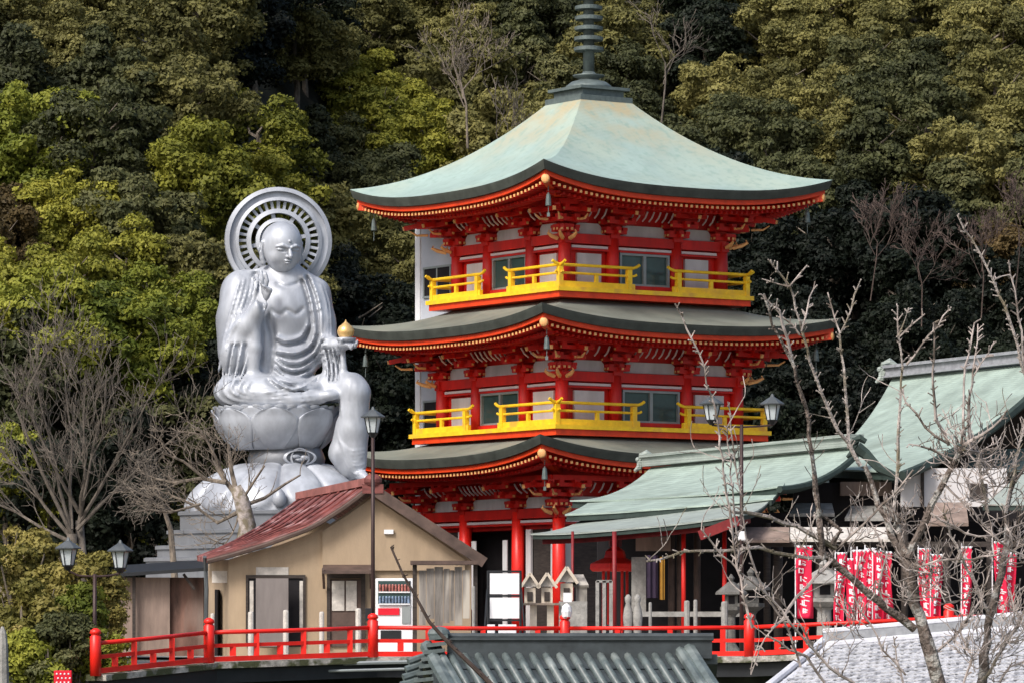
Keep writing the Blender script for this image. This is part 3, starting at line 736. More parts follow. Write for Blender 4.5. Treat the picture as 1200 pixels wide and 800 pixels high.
# robe opening edge: collars running from the shoulders to the lap
def front_depth(D):
    s = D < 0; fi = s.argmax(1); has = s.any(1); return np.where(has, S.ax[1][fi], np.nan)
FD = front_depth(S.D)
GX, GZ = np.meshgrid(S.ax[0], S.ax[2], indexing='ij')
G = np.zeros_like(GX)
def fold(pts, wd, amp):
    global G
    P2 = []
    pts = [np.array(((p[0] - 325) / SS, (760 - p[1]) / SS)) for p in pts]
    # Catmull-Rom smoothing
    Q = [pts[0]] + pts + [pts[-1]]
    for i in range(1, len(Q) - 2):
        for t in np.linspace(0, 1, 8, endpoint=False):
            p0, p1, p2, p3 = Q[i - 1], Q[i], Q[i + 1], Q[i + 2]
            P2.append(0.5 * ((2 * p1) + (-p0 + p2) * t + (2 * p0 - 5 * p1 + 4 * p2 - p3) * t * t + (-p0 + 3 * p1 - 3 * p2 + p3) * t ** 3))
    P2.append(pts[-1])
    dmin = np.full(GX.shape, 9.0)
    for a, b in zip(P2[:-1], P2[1:]):
        ba = b - a; L2 = ba @ ba + 1e-9
        t = np.clip(((GX - a[0]) * ba[0] + (GZ - a[1]) * ba[1]) / L2, 0, 1)
        dmin = np.minimum(dmin, np.hypot(GX - a[0] - t * ba[0], GZ - a[1] - t * ba[1]))
    g = amp * np.exp(-(dmin / wd) ** 2)
    G = np.where(np.abs(g) > np.abs(G), g, G + g * 0.3)
def pair(pts, wd=0.085, amp=0.13):          # a raised roll with a groove on its lower side
    fold(pts, wd, -amp * 0.8); fold([(p[0] - 1.0, p[1] + 3.6) for p in pts], wd * 0.8, amp)
# collar edges
fold([(300, 322), (305, 345), (318, 380), (322, 405), (318, 440)], 0.11, 0.16)
pair([(362, 322), (372, 350), (376, 380), (368, 404), (350, 416), (328, 414)], 0.10, 0.14)
pair([(356, 326), (364, 352), (366, 376), (356, 396), (338, 402), (326, 398)], 0.08, 0.12)
for i in range(5):
    y = 424 + 8 * i
    pair([(322 - i, y - 12), (334, y), (352, y + 3), (370, y - 8), (380, y - 26)], 0.08, 0.12)
for i in range(0):
    pair([(302 - 4 * i, 326 + 2 * i), (299 - 5 * i, 350 + 3 * i), (286 - 4 * i, 378 + 6 * i), (264, 398 + 9 * i)], 0.07, 0.12)
for i in range(3): fold([(290 - 7 * i, 408), (288 - 8 * i, 430), (284 - 8 * i, 452)], 0.07, 0.10)
for i in range(0): pair([(384 + 3 * i, 345 + 8 * i), (388 + 3 * i, 375 + 5 * i), (386 + 2 * i, 398)], 0.06, 0.10)
for i in range(3): fold([(383 + 5 * i, 412), (386 + 5 * i, 430), (388 + 4 * i, 448)], 0.06, 0.11)
for i in range(0):
    pair([(262 + 3 * i, 452 + 4.2 * i), (285 + 2 * i, 463 + 3.4 * i), (325, 466 + 3.0 * i - 1.2 * abs(i - 2)), (372, 458 + 3.6 * i)], 0.065, 0.10)
for i in range(0):
    pair([(398 + 2 * i, 512 + 6 * i), (404 + 3 * i, 524 + 6 * i), (416 + 1 * i, 534 + 5 * i), (432, 530 + 4 * i)], 0.06, 0.11)
fold([(320, 366), (330, 372), (338, 366), (348, 371), (356, 364)], 0.055, 0.05); fold([(326, 334), (338, 339), (350, 334)], 0.05, 0.05)
fold([(326, 334), (336, 338), (350, 333)], 0.05, 0.06)
FD0 = np.nan_to_num(FD, nan=4.0); gx_, gz_ = np.gradient(FD0, S.h)
slope = np.hypot(gx_, gz_); slope = np.minimum(slope, 4.0)
sm = slope.copy()
for _ in range(2): sm = (sm + np.roll(sm, 1, 0) + np.roll(sm, -1, 0) + np.roll(sm, 1, 1) + np.roll(sm, -1, 1)) / 5
Wt = 1 / (1 + (sm / 1.5) ** 4); G = G * Wt * 1.9
for _ in range(1): G = (2 * G + np.roll(G, 1, 0) + np.roll(G, -1, 0) + np.roll(G, 1, 1) + np.roll(G, -1, 1)) / 6
FDf = np.nan_to_num(FD, nan=9)[:, None, :]
near = np.clip(1 - (S.Y - FDf - 0.15) / 0.3, 0, 1)
S.D = (S.D + G[:, None, :] * near).astype(np.float32)
def smooth_px(pts, n=5):
    out = []; Qp = [pts[0]] + list(pts) + [pts[-1]]
    for i in range(1, len(Qp) - 2):
        for t in np.linspace(0, 1, n, endpoint=False):
            p0, p1, p2, p3 = [np.array(q, float) for q in Qp[i - 1:i + 3]]
            out.append(0.5 * ((2 * p1) + (-p0 + p2) * t + (2 * p0 - 5 * p1 + 4 * p2 - p3) * t * t + (-p0 + 3 * p1 - 3 * p2 + p3) * t ** 3))
    return out + [np.array(pts[-1], float)]
def roll(pts, r=0.06, k=0.03, sink=-0.15):
    """a raised roll of cloth lying on the surface, only updated in its own neighbourhood"""
    pp = smooth_px(pts); W3 = []
    for (px_, py_) in pp:
        q = Lp(px_, py_); ix = int(np.clip(round((q[0] - S.ax[0][0]) / S.h), 0, len(S.ax[0]) - 1)); iz = int(np.clip(round((q[2] - S.ax[2][0]) / S.h), 0, len(S.ax[2]) - 1))
        y_ = FD[ix, iz]
        if np.isnan(y_): y_ = W3[-1][1] if W3 else 0.0
        W3.append(np.array([q[0], y_, q[2]]))
    for i in range(1, len(W3)):
        if abs(W3[i][1] - W3[i - 1][1]) > 0.45: W3[i][1] = W3[i - 1][1] + 0.2 * np.sign(W3[i][1] - W3[i - 1][1])
    Y3 = np.array([w[1] for w in W3]); Y3 = np.convolve(np.pad(Y3, 1, 'edge'), [0.25, 0.5, 0.25], 'valid') + r * sink
    for i, w in enumerate(W3): w[1] = Y3[i]
    n_ = len(W3)
    for i in range(n_ - 1):
        ra = r * (0.45 + 0.55 * math.sin(math.pi * min(1, max(0, i / (n_ - 1))) ) ** 0.5); rb = r * (0.45 + 0.55 * math.sin(math.pi * (i + 1) / (n_ - 1)) ** 0.5) if i < n_ - 2 else r * 0.45
        lo = np.minimum(W3[i], W3[i + 1]) - r - 0.2; hi = np.maximum(W3[i], W3[i + 1]) + r + 0.2
        sl3 = tuple(slice(max(0, int((lo[q] - S.ax[q][0]) / S.h)), min(len(S.ax[q]), int((hi[q] - S.ax[q][0]) / S.h) + 2)) for q in range(3))
        X_, Y_, Z_ = S.X[sl3], S.Y[sl3], S.Z[sl3]
        if X_.size == 0: continue
        a, ba = W3[i], W3[i + 1] - W3[i]
        t = np.clip(((X_ - a[0]) * ba[0] + (Y_ - a[1]) * ba[1] + (Z_ - a[2]) * ba[2]) / (ba @ ba + 1e-9), 0, 1)
        d = np.sqrt((X_ - a[0] - t * ba[0]) ** 2 + (Y_ - a[1] - t * ba[1]) ** 2 + (Z_ - a[2] - t * ba[2]) ** 2) - (ra + t * (rb - ra))
        D_ = S.D[sl3]; hh = np.clip(0.5 + 0.5 * (D_ - d) / k, 0, 1); S.D[sl3] = D_ * (1 - hh) + d * hh - k * hh * (1 - hh)
for i in range(5):     # robe lines from the neck over the arm
    roll([(303 - 5 * i, 322 + 2 * i), (301 - 6 * i, 345 + 2 * i), (291 - 6 * i, 370 + 5 * i), (274 - 3 * i, 390 + 8 * i), (262 - i, 398 + 10 * i)], 0.065)
for i in range(4): roll([(296 - 9 * i, 400 + 2 * i), (292 - 9 * i, 424), (284 - 7 * i, 448)], 0.055)
for i in range(5):     # nested lap folds round the knee
    roll([(262 + 9 * i, 446 + 1.0 * i), (257 + 9 * i, 460), (272 + 9 * i, 474 - 2.6 * i), (325, 479 - 4.2 * i), (376 - 3 * i, 476 - 4.4 * i)], 0.075)
for i in range(3): roll([(330 + 6 * i, 442 + 4 * i), (350 + 5 * i, 452 + 3 * i), (375 + 2 * i, 450 + 2 * i)], 0.06)
for i in range(4): roll([(366 + 5 * i, 328 + 3 * i), (374 + 4 * i, 352 + 2 * i), (379 + 3 * i, 380), (377 + 4 * i, 402)], 0.06)
for i in range(4): roll([(381 + 5 * i, 410), (385 + 5 * i, 430), (386 + 5 * i, 450 - i)], 0.05)
for i in range(7):     # gathered hem on the lowered leg
    roll([(397 + 1.5 * i, 506 + 6 * i), (402 + 2 * i, 520 + 5.5 * i), (413 + 1.5 * i, 530 + 4.5 * i), (430, 528 + 4 * i)], 0.055)
for i in range(3): roll([(404 + 8 * i, 450), (402 + 9 * i, 470), (404 + 9 * i, 498)], 0.04)
V, Q = S.mesh(); body = mesh_np('body', V, Q, M['silver'], stat)

# head: own finer field, turned to the viewer's right and bowed
hz = 0.026
H = SDF((-1.15, -1.25, -1.25), (1.15, 1.2, 1.25), hz)
H.add(H.ell((0, 0.08, 0.16), (0.80, 0.88, 0.82)), 0.01)
H.add(H.ell((0, -0.12, -0.28), (0.66, 0.66, 0.66)), 0.25)
H.add(H.ell((0, -0.30, -0.62), (0.34, 0.32, 0.26)), 0.2)                 # chin
for s_ in (-1, 1):
    H.add(H.ell((0.36 * s_, -0.42, -0.30), (0.27, 0.25, 0.27)), 0.12)      # cheek
    H.cut(H.ell((0.29 * s_, -0.86, 0.03), (0.22, 0.13, 0.12)), 0.06); H.add(H.ell((0.29 * s_, -0.68, 0.00), (0.19, 0.10, 0.085)), 0.02)      # eyelid
    H.cut(H.cap((0.10 * s_, -0.83, -0.05), (0.48 * s_, -0.70, -0.045), 0.045, 0.035), 0.015)
    H.cut(H.cap((0.08 * s_, -0.86, 0.03), (0.12 * s_, -0.84, 0.0), 0.05, 0.04), 0.05)
    H.chain([(0.08 * s_, -0.86, 0.13), (0.28 * s_, -0.80, 0.19), (0.50 * s_, -0.64, 0.11)], [0.055, 0.055, 0.035], 0.03)   # brow
    H.chain([(0.80 * s_, 0.05, 0.16), (0.86 * s_, 0.10, -0.10), (0.79 * s_, 0.05, -0.45), (0.74 * s_, 0.02, -0.62)], [0.11, 0.10, 0.09, 0.11], 0.04)   # long ear
    H.cut(H.cap((0.91 * s_, 0.03, 0.12), (0.90 * s_, 0.03, -0.15), 0.045, 0.03), 0.03)
    H.add(H.ell((0.075 * s_, -0.86, -0.23), (0.07, 0.07, 0.055)), 0.03)      # nostril wing
H.chain([(0, -0.84, 0.08), (0, -0.95, -0.10), (0, -1.02, -0.20)], [0.06, 0.075, 0.095], 0.04)
H.add(H.ell((0, -0.80, -0.395), (0.17, 0.09, 0.045)), 0.02); H.add(H.ell((0, -0.79, -0.475), (0.13, 0.09, 0.05)), 0.02)
H.cut(H.cap((-0.17, -0.83, -0.43), (0.17, -0.83, -0.43), 0.03, 0.03), 0.015); H.cut(H.cap((-0.12, -0.80, -0.545), (0.12, -0.80, -0.545), 0.035, 0.035), 0.04)
H.add(H.ell((0, -0.80, 0.36), (0.05, 0.05, 0.05)), 0.02)
V, Q = H.mesh()
Rh = (Matrix.Rotation(R(24), 3, 'Z') @ Matrix.Rotation(R(13), 3, 'X'))
V = (V * np.array([0.91, 0.93, 0.95])) @ np.array(Rh).T + Lp(331, 291, -0.30)
mesh_np('head', V, Q, M['silver'], stat)

# halo
hc = Vector(Lp(324.5, 280, 0.95)); mb = MB(); mb.M = Matrix.Translation(hc) @ Matrix.Rotation(R(10), 4, 'Z')
def ring(mb, r0, r1, y0, y1, n=72):
    vs = []; fs = []
    for k in range(n):
        th = 2 * math.pi * k / n
        for (r, y) in ((r0, y0), (r1, y0 + 0.06), (r1, y1), (r0, y1)): vs.append((r * math.cos(th), y, r * math.sin(th)))
    for k in range(n):
        k2 = (k + 1) % n
        for q in range(4):
            q2 = (q + 1) % 4; fs.append((k * 4 + q, k * 4 + q2, k2 * 4 + q2, k2 * 4 + q))
    mb.add(vs, fs)
ring(mb, 1.56, 1.96, -0.06, 0.14); ring(mb, 1.82, 1.97, -0.20, 0.10); ring(mb, 1.48, 1.60, -0.20, 0.16)
ring(mb, 1.02, 1.18, -0.16, 0.14)
halo = mb.build('halo_ring', M['silver'], stat)
mb = MB(); mb.M = Matrix.Translation(hc) @ Matrix.Rotation(R(10), 4, 'Z')
for k in range(36):
    th = 2 * math.pi * k / 36; a_ = (1.12 * math.cos(th), 0, 1.12 * math.sin(th)); b_ = (1.55 * math.cos(th), 0, 1.55 * math.sin(th))
    mb.bar(a_, b_, 0.12, 0.10)
mb.build('halo_spokes', M['silver'], halo)
mb = MB(); mb.M = Matrix.Translation(hc) @ Matrix.Rotation(R(10), 4, 'Z'); ring(mb, 0.05, 0.66, -0.02, 0.12); ring(mb, 0.70, 0.84, -0.14, 0.10)
for k in range(8):
    th = 2 * math.pi * k / 8 + .2; mb.bar((0.8 * math.cos(th), 0.03, 0.8 * math.sin(th)), (1.06 * math.cos(th), 0.03, 1.06 * math.sin(th)), 0.12, 0.14)
mb.build('inner_disc', M['silver'], halo)
# jewel
j = Lp(407, 397, -1.6); mb = MB()
mb.lathe([(0.05, -0.12), (0.2, -0.09), (0.29, 0.05), (0.31, 0.17), (0.26, 0.31), (0.13, 0.42), (0.04, 0.50), (0.01, 0.58)], 20, tuple(j)); jw = mb.build('jewel', M['jewel'], stat, smooth=True)
mb = MB(); mb.lathe([(0.12, -0.3), (0.3, -0.2), (0.36, -0.08), (0.22, -0.06)], 16, tuple(j)); mb.build('jewel_dish', M['silver'], jw, smooth=True)

# lotus throne: overlapping petals round a bowl
def petal_bowl(name, cx, zt, zb_, rt, rb, npet, cy=-0.25, sy=0.85, curl=0.16, inv=False):
    mb = MB(); nu = npet * 54; nv = 26
    def fn(u, v):
        th = u * 2 * math.pi
        best = 0
        ph = (u * npet) % 1.0 - 0.5
        ph2 = ((u * npet) + 0.5) % 1.0 - 0.5
        tip = 1 - v                                        # v=0 top, 1 bottom
        def inside(p, lim=0.5): return lim * max(0.0, 1 - v ** 2.3) ** 0.5 * (1 if v > 0.12 else 1 - 0.1 * (0.12 - v) / 0.12) - abs(p)
        e1 = inside(ph, 0.485); e2 = inside(ph2, 0.5)
        prof_ = rb + (rt - 0.08 - rb) * math.sin(min(1, tip * 1.25) * math.pi / 2) ** 0.9 - 0.10 * math.exp(-((v - 0.13) / 0.05) ** 2)
        r = prof_ + 0.05
        if e1 > 0: r += 0.26 * min(1, e1 / 0.10) ** 0.6 + 0.07 * math.cos(ph * math.pi) + 0.09 * math.exp(-((e1 - 0.035) / 0.022) ** 2) - 0.10 * math.exp(-((e1 - 0.10) / 0.03) ** 2)
        else: r += 0.02 + 0.03 * min(1, max(0, e2) / 0.15)
        if tip > 0.85: r += curl * ((tip - 0.85) / 0.15) ** 2 * (1 if e1 > 0 else 0.5)
        z = zt + (zb_ - zt) * v
        if v < 0.12: z += 0.05 * abs(math.sin(u * math.pi * 36)) * (1 - v / 0.12); r += 0.05 * abs(math.sin(u * math.pi * 36)) * (1 - v / 0.12)
        return (cx + r * math.cos(th), cy + sy * r * math.sin(th), z)
    mb.grid(fn, nu, nv)
    top = [Vector(fn(i / nu, 0)) for i in range(nu)]; n0 = len(mb.v)
    c = Vector((cx, cy, zt - 0.05))
    mb.add([tuple(c)] + [tuple(p) for p in top], [(0, i + 1, (i + 1) % nu + 1) for i in range(nu)])
    return mb.build(name, M['silver'], stat, smooth=True)
def lotus(cx=0.02, cy=-0.25, sy=0.88):
    zt, zb_ = Lp(0, 479)[2], Lp(0, 528)[2]; H_ = zt - zb_
    def bowl(t): return 1.36 + 0.80 * math.sin(min(1, t) * math.pi / 2) ** 0.85
    mb = MB(); nu = 160
    mb.grid(lambda u, v: (cx + (bowl(1 - v) + (0.10 * abs(math.sin(u * math.pi * 32)) + 0.10 if v < 0.06 else 0)) * math.cos(u * 2 * math.pi), cy + sy * (bowl(1 - v) + (0.10 * abs(math.sin(u * math.pi * 32)) + 0.10 if v < 0.06 else 0)) * math.sin(u * 2 * math.pi),
        zb_ + H_ * (1 - v) + (0.05 * abs(math.sin(u * math.pi * 32)) + 0.02 if v < 0.06 else 0)), nu * 2, 18)
    rim = [(cx + 2.26 * math.cos(2 * math.pi * i / 80), cy + sy * 2.26 * math.sin(2 * math.pi * i / 80), zt + 0.02) for i in range(80)]
    mb.add([(cx, cy, zt + 0.04)] + rim, [(0, i + 1, (i + 1) % 80 + 1) for i in range(80)])
    base = mb.build('lotus_throne', M['silver'], stat, smooth=True)
    for row, (n_, off_, dr, top) in enumerate(((8, 0.5, 0.05, 1.0), (8, 0.0, 0.15, 0.965))):
        for k in range(n_):
            th0 = 2 * math.pi * (k + off_) / n_ - math.pi / 2; Wd = math.pi / n_ * 1.02
            mb = MB()
            def pf(u, v):
                s = 2 * u - 1; t = v
                wv = (0.50 + 0.50 * math.sin(min(1, t / 0.62) * math.pi / 2)) if t < 0.62 else max(0.0, 1 - ((t - 0.62) / 0.38) ** 2.2) ** 0.8
                th = th0 + s * Wd * wv; r = bowl(t * top) + dr + 0.13 * (1 - s * s) * math.sin(math.pi * min(1, t * 0.9 + 0.1)) + 0.05 * math.exp(-((1 - abs(s)) / 0.13) ** 2) * (1 if 0.05 < t < 0.97 else 0) + 0.12 * max(0, t - 0.8) / 0.2
                return (cx + r * math.cos(th), cy + sy * r * math.sin(th), zb_ + 0.02 + H_ * top * t)
            mb.slab(pf, 14, 16, (-0.06 * math.cos(th0), -0.06 * math.sin(th0), 0)); mb.build('petal', M['silver'], base, smooth=True)
lotus()
mb = MB(); c0 = Lp(336, 528, 0); mb.lathe([(1.3, 0.1), (1.3, 0.0), (1.35, -0.08), (1.42, -0.3), (1.38, -0.55), (1.25, -0.62), (1.2, -0.72)], 40, (c0[0], -0.25, c0[2]), sy=0.9)
neck = mb.build('pedestal_neck', M['silver_dark'], stat, smooth=True)
mb = MB(); mb.M = Matrix.Translation((c0[0] + 0.55, -1.48, c0[2] - 0.3)) @ Matrix.Rotation(R(12), 4, 'Z')
for (r0, r1) in ((0.30, 0.36),): ring(mb, r0, r1, -0.08, 0.1, 32)
mb.M = mb.M @ Matrix.Diagonal((1.6, 1, 0.75, 1)); ring(mb, 0.32, 0.38, -0.1, 0.06, 32); mb.ball((-0.1, 0, 0.05), (0.12, 0.1, 0.1)); mb.ball((0.1, 0, 0), (0.1, 0.1, 0.12)); mb.ball((0.0, 0, -0.1), (0.12, 0.1, 0.08))
mb.build('medallion', M['silver'], neck)
# downward petals (dome) and leafy mound
mb = MB()
z_t, z_b = Lp(0, 546)[2], Lp(0, 603)[2]
def dome(u, v):
    th = u * 2 * math.pi; np_ = 12; ph = (u * np_) % 1.0 - 0.5
    r = 1.25 + 2.25 * math.sin(v * math.pi / 2) ** 0.85
    e = 0.5 * (1 - max(0, (v - 0.35) / 0.65) ** 2.4) ** 0.5 - abs(ph)
    bump = 0.10 * min(1, max(0, e) / 0.12) ** 0.6 + 0.10 * math.cos(ph * math.pi) if e > 0 else 0
    return (0.25 + (r + bump) * math.cos(th), -0.1 + (r + bump) * math.sin(th) * 0.9, z_t + (z_b - z_t) * v ** 1.25 + bump * 0.5)
mb.grid(dome, 288, 24); mb.build('lower_petals', M['silver'], stat, smooth=True)
bp_ = Lp(333, 588, -3.35); mb = MB(); mb.lathe([(0.05, -0.28), (0.2, -0.2), (0.26, 0.0), (0.2, 0.22), (0.06, 0.38), (0.01, 0.42)], 14, tuple(bp_)); mb.build('lotus_bud', M['silver'], stat, smooth=True)
mb = MB(); ff = Lp(423, 566, -1.5); mb.lathe([(0.25, -0.9), (0.4, -0.4), (0.62, -0.1), (0.5, 0.02), (0.1, 0.05)], 18, tuple(ff)); mb.build('footrest', M['silver'], stat, smooth=True)
# stepped octagonal base
for i, (y0, y1, hw) in enumerate(((600, 622, 3.55), (622, 640, 3.95), (640, 654, 4.35), (654, 700, 4.75), (700, 770, 5.1))):
    zt = Lp(0, y0)[2]; zb2 = max(-0.2, Lp(0, y1)[2]); q = hw / math.cos(math.pi / 8)
    mb = MB(); mb.lathe([(q - 0.06, zb2 + 0.002), (q - 0.06, zt - 0.16), (q + 0.02, zt - 0.14), (q + 0.02, zt - 0.03), (q - 0.05, zt)], 8, (0.05, 0, 0), ph=math.pi / 8)
    mb.build('base_step', M['silver_dark'], stat)
def roof4(A, B, C, D, sag=0.3, liftc=0.0, lp=3, bow=0.0):
    A, B, C, D = map(Vector, (A, B, C, D))
    def fn(u, v):
        p = (A * (1 - u) + B * u) * (1 - v) + (D * (1 - u) + C * u) * v
        p.z += -sag * 4 * v * (1 - v) * (1 - 0.3 * v) + liftc * abs(2 * u - 1) ** lp * v * v - bow * 4 * u * (1 - u) * (1 - v)
        return p
    return fn
def seg_slab(pts, rs, mb, n=8): mb.tube(pts, rs, n)

# ================================================================== plastered hut with the red sheet roof
HY = 128.0
hut = thing('plaster_hut', 'beige plastered hut with a rusty red sheet-metal gable roof behind the bridge railing', 'hut', P(400, 765, HY))
ap = P(437, 575, HY); gl = P(268, 758, HY); gr = P(560, 758, HY)
zb = 9.8
def hx(px, Y=HY): return (px - 600) / F * Y
def hz_(py, Y=HY): return CZ + (760 - py) / F * Y
# gable wall as a solid slab, profile follows the roof
prof_l = [(268, 655), (300, 645), (330, 637), (378, 619), (410, 598), (437, 578)]
outline = [Vector((hx(268), HY, zb))] + [Vector((hx(x), HY, hz_(y))) for x, y in prof_l] + [Vector((hx(500), HY, hz_(620))), Vector((hx(552), HY, hz_(656))), Vector((hx(552), HY, zb))]
mb = MB(); mb.poly_solid(outline, (0, 0.22, 0)); wall = mb.build('front_wall', M['stucco'], hut, world=True, fix=True)
bl = Vector((hx(244, HY + 3.2), HY + 3.2, 0)); mb = MB()
mb.poly_solid([Vector((hx(268), HY + 0.222, zb)), Vector((hx(268), HY + 0.222, hz_(655))), Vector((bl.x, bl.y, hz_(656, bl.y))), Vector((bl.x, bl.y, zb))], (0.2, 0.03, 0))
side = mb.build('side_wall', M['stucco'], hut, world=True, fix=True)
mb = MB(); mb.bx(hx(378), hx(552), HY - 0.06, HY - 0.002, zb, hz_(668)); 
# back block so that the hut has depth
mb = MB(); mb.poly_solid([Vector((hx(552) - 0.01, HY + 0.25, zb)), Vector((hx(552) - 0.01, HY + 0.25, hz_(658))), Vector((hx(552) - 1.6, HY + 10.5, hz_(658))), Vector((hx(552) - 1.6, HY + 10.5, zb))], (-0.2, 0, 0))
mb.poly_solid([Vector((hx(552) - 1.6, HY + 10.52, zb)), Vector((hx(552) - 1.6, HY + 10.52, hz_(658))), Vector((hx(437) - 2.2, HY + 10.52, hz_(590))), Vector((hx(300) - 1, HY + 10.52, hz_(658))), Vector((hx(300) - 1, HY + 10.52, zb))], (0, 0.15, 0))
mb.build('rear_wall', M['stucco'], hut, world=True, fix=True)
mb = MB(); mb.bx(hx(285), hx(540), HY + 0.6, HY + 0.9, zb, hz_(680)); mb.build('interior', M['dark'], hut, world=True)
# upper right part of the wall stands a little proud
mb = MB(); mb.poly_solid([Vector((hx(378), HY - 0.01, hz_(668))), Vector((hx(378), HY - 0.01, hz_(622))), Vector((hx(410), HY - 0.01, hz_(601))), Vector((hx(437), HY - 0.01, hz_(582))), Vector((hx(500), HY - 0.01, hz_(624))), Vector((hx(545), HY - 0.01, hz_(655))), Vector((hx(545), HY - 0.01, hz_(668)))], (0, -0.10, 0))
mb.build('upper_wall', M['stucco'], hut, world=True, fix=True)
# left roof slope: near rake curve, far edge curve
near = [(437, 566), (406, 590), (367, 615), (310, 636), (270, 648), (243, 655)]
def curve(pts, u):
    f = u * (len(pts) - 1); i = min(int(f), len(pts) - 2); t = f - i
    a, b = pts[i], pts[i + 1]; return (a[0] + (b[0] - a[0]) * t, a[1] + (b[1] - a[1]) * t)
depth = [12.0, 9.0, 6.5, 4.6, 3.6, 3.2]
far = [(352, 583), (333, 597), (306, 616), (275, 634), (252, 645), (231, 653)]
def rl(u, v):
    n_ = curve(near, v); f_ = curve(far, v); i = min(int(v * 5), 4); t = v * 5 - i; dd = depth[i] + (depth[i + 1] - depth[i]) * t
    a = P(n_[0], n_[1], HY - 0.5); b = P(f_[0], f_[1], HY - 0.5 + dd); return a.lerp(b, u)
mb = MB(); mb.slab(rl, 8, 20, (0, 0, -0.09)); rs_ = mb.build('roof', M['redmetal'], hut, world=True, smooth=False)
for k in range(9):                                       # raised seams running down the slope
    u = 0.02 + k / 8 * 0.96; mb = MB()
    mb.tube([rl(u, v / 10) + Vector((0, 0, 0.03)) for v in range(11)], 0.035, 5); mb.build('seam', M['redmetal'], rs_, world=True)
mb = MB(); mb.tube([rl(0, v / 14) + Vector((0, -0.03, -0.06)) for v in range(15)], 0.07, 6); mb.build('verge_trim', M['brown'], rs_, world=True)
rr0 = P(437, 566, HY - 0.5); rr1 = P(566, 652, HY - 0.5)
mb = MB(); off = Vector((-2.4, 11.5, 0)); 
mb.slab(lambda u, v: rr0.lerp(rr1, v) + off * u, 4, 8, (0, 0, -0.10)); mb.build('roof', M['redmetal'], hut, world=True)
mb = MB(); mb.bar(rr0 + Vector((0, -0.04, -0.16)), rr1 + Vector((0.05, -0.04, -0.16)), 0.06, 0.30); mb.build('bargeboard', M['brown'], hut, world=True)
mb = MB(); mb.bar(rr0 + Vector((-0.04, 0.3, 0.06)), P(354, 583, HY + 11.3) + Vector((0, 0, 0.06)), 0.42, 0.22); rg = mb.build('ridge_cap', M['redridge'], hut, world=True)
mb = MB(); mb.ball(tuple(rr0 + Vector((0, -0.02, 0.08))), (0.26, 0.2, 0.2)); mb.bar(rr0 + Vector((-0.3, -0.06, -0.15)), rr0 + Vector((0.3, -0.06, -0.15)), 0.08, 0.26); mb.build('ridge_end_tile', M['redmetal'], rg, world=True)
# window with grey board, door with curtains
def panel(name, px0, px1, py0, py1, Y, th, m, parent, **k):
    mb = MB(); mb.bx(hx(px0, Y), hx(px1, Y), Y, Y + th, hz_(py1, Y), hz_(py0, Y)); return mb.build(name, m, parent, world=True, **k)
wnd = panel('window', 289, 357, 677, 757, HY - 0.03, 0.03, M['dark'], hut)
for a_, b_ in ((288, 291), (355, 358)): panel('frame', a_, b_, 675, 757, HY - 0.07, 0.038, M['darkwood'], wnd)
panel('frame', 288, 358, 673, 677, HY - 0.075, 0.04, M['darkwood'], wnd)
panel('curtain', 292.5, 297, 680, 735, HY - 0.05, 0.015, M['palestone'], wnd); panel('curtain', 351, 355, 680, 735, HY - 0.05, 0.015, M['palestone'], wnd)
dr = panel('door', 386, 424, 678, 757, HY - 0.06, 0.05, M['brown'], hut)
for a_, b_ in ((389, 403.5), (405.5, 418)): panel('curtain', a_, b_, 680, 715, HY - 0.10, 0.03, M['palestone'], dr)
for a_, b_ in ((383, 387), (423, 428)): panel('frame', a_, b_, 672, 757, HY - 0.12, 0.05, M['darkwood'], dr)
panel('frame', 383, 428, 672, 677, HY - 0.125, 0.05, M['darkwood'], dr)
mb = MB(); a0 = P(378, 668, HY - 0.12); mb.slab(lambda u, v: Vector((hx(379) + (hx(436) - hx(379)) * u, HY - 0.1 - 0.75 * v, hz_(661) - 0.20 * v)), 1, 1, (0, 0, -0.07)); 
aw = mb.build('awning', M['brown'], hut, world=True)
mb = MB(); mb.bar((hx(380), HY - 0.13, hz_(688)), (hx(380), HY - 0.8, hz_(667)), 0.07, 0.09); mb.bar((hx(435), HY - 0.13, hz_(688)), (hx(435), HY - 0.8, hz_(667)), 0.07, 0.09); mb.build('bracket', M['brown'], aw, world=True)
sd = MB(); sd.box((hx(256, HY + 1.6), HY + 1.7, zb + 0.95), (0.08, 1.5, 1.9), rz=R(-2)); sdr = sd.build('side_door', M['dark'], hut, world=True)
mb = MB(); mb.bx(hx(247, HY), hx(266, HY), HY + 0.5, HY + 0.56, hz_(682), hz_(668)); mb.build('door_transom', M['palestone'], sdr, world=True)
mb = MB(); mb.tube([P(240, 652, HY - 0.3), P(241, 668, HY), P(242, 690, HY), P(241, 758, HY)], 0.06, 6); mb.build('drainpipe', M['lampcap'], hut, world=True)
mb = MB(); mb.bx(hx(300, HY - 0.5), hx(338, HY - 0.5), HY - 0.55, HY - 0.5, hz_(757, HY - 0.5), hz_(677, HY - 0.5))
single(mb, 'grey_board', M['greyboard'], 'grey plywood board leaning upright in front of the beige hut\'s window', 'board', group=None)
mb = MB(); mb.bx(hx(300), hx(338), HY - 0.025, HY - 0.012, hz_(676), hz_(664)); mb.build('pale_patch', M['palestone'], hut, world=True)
panel('wall_lamp', 450, 461, 620, 625, HY - 0.2, 0.09, M['white'], hut)

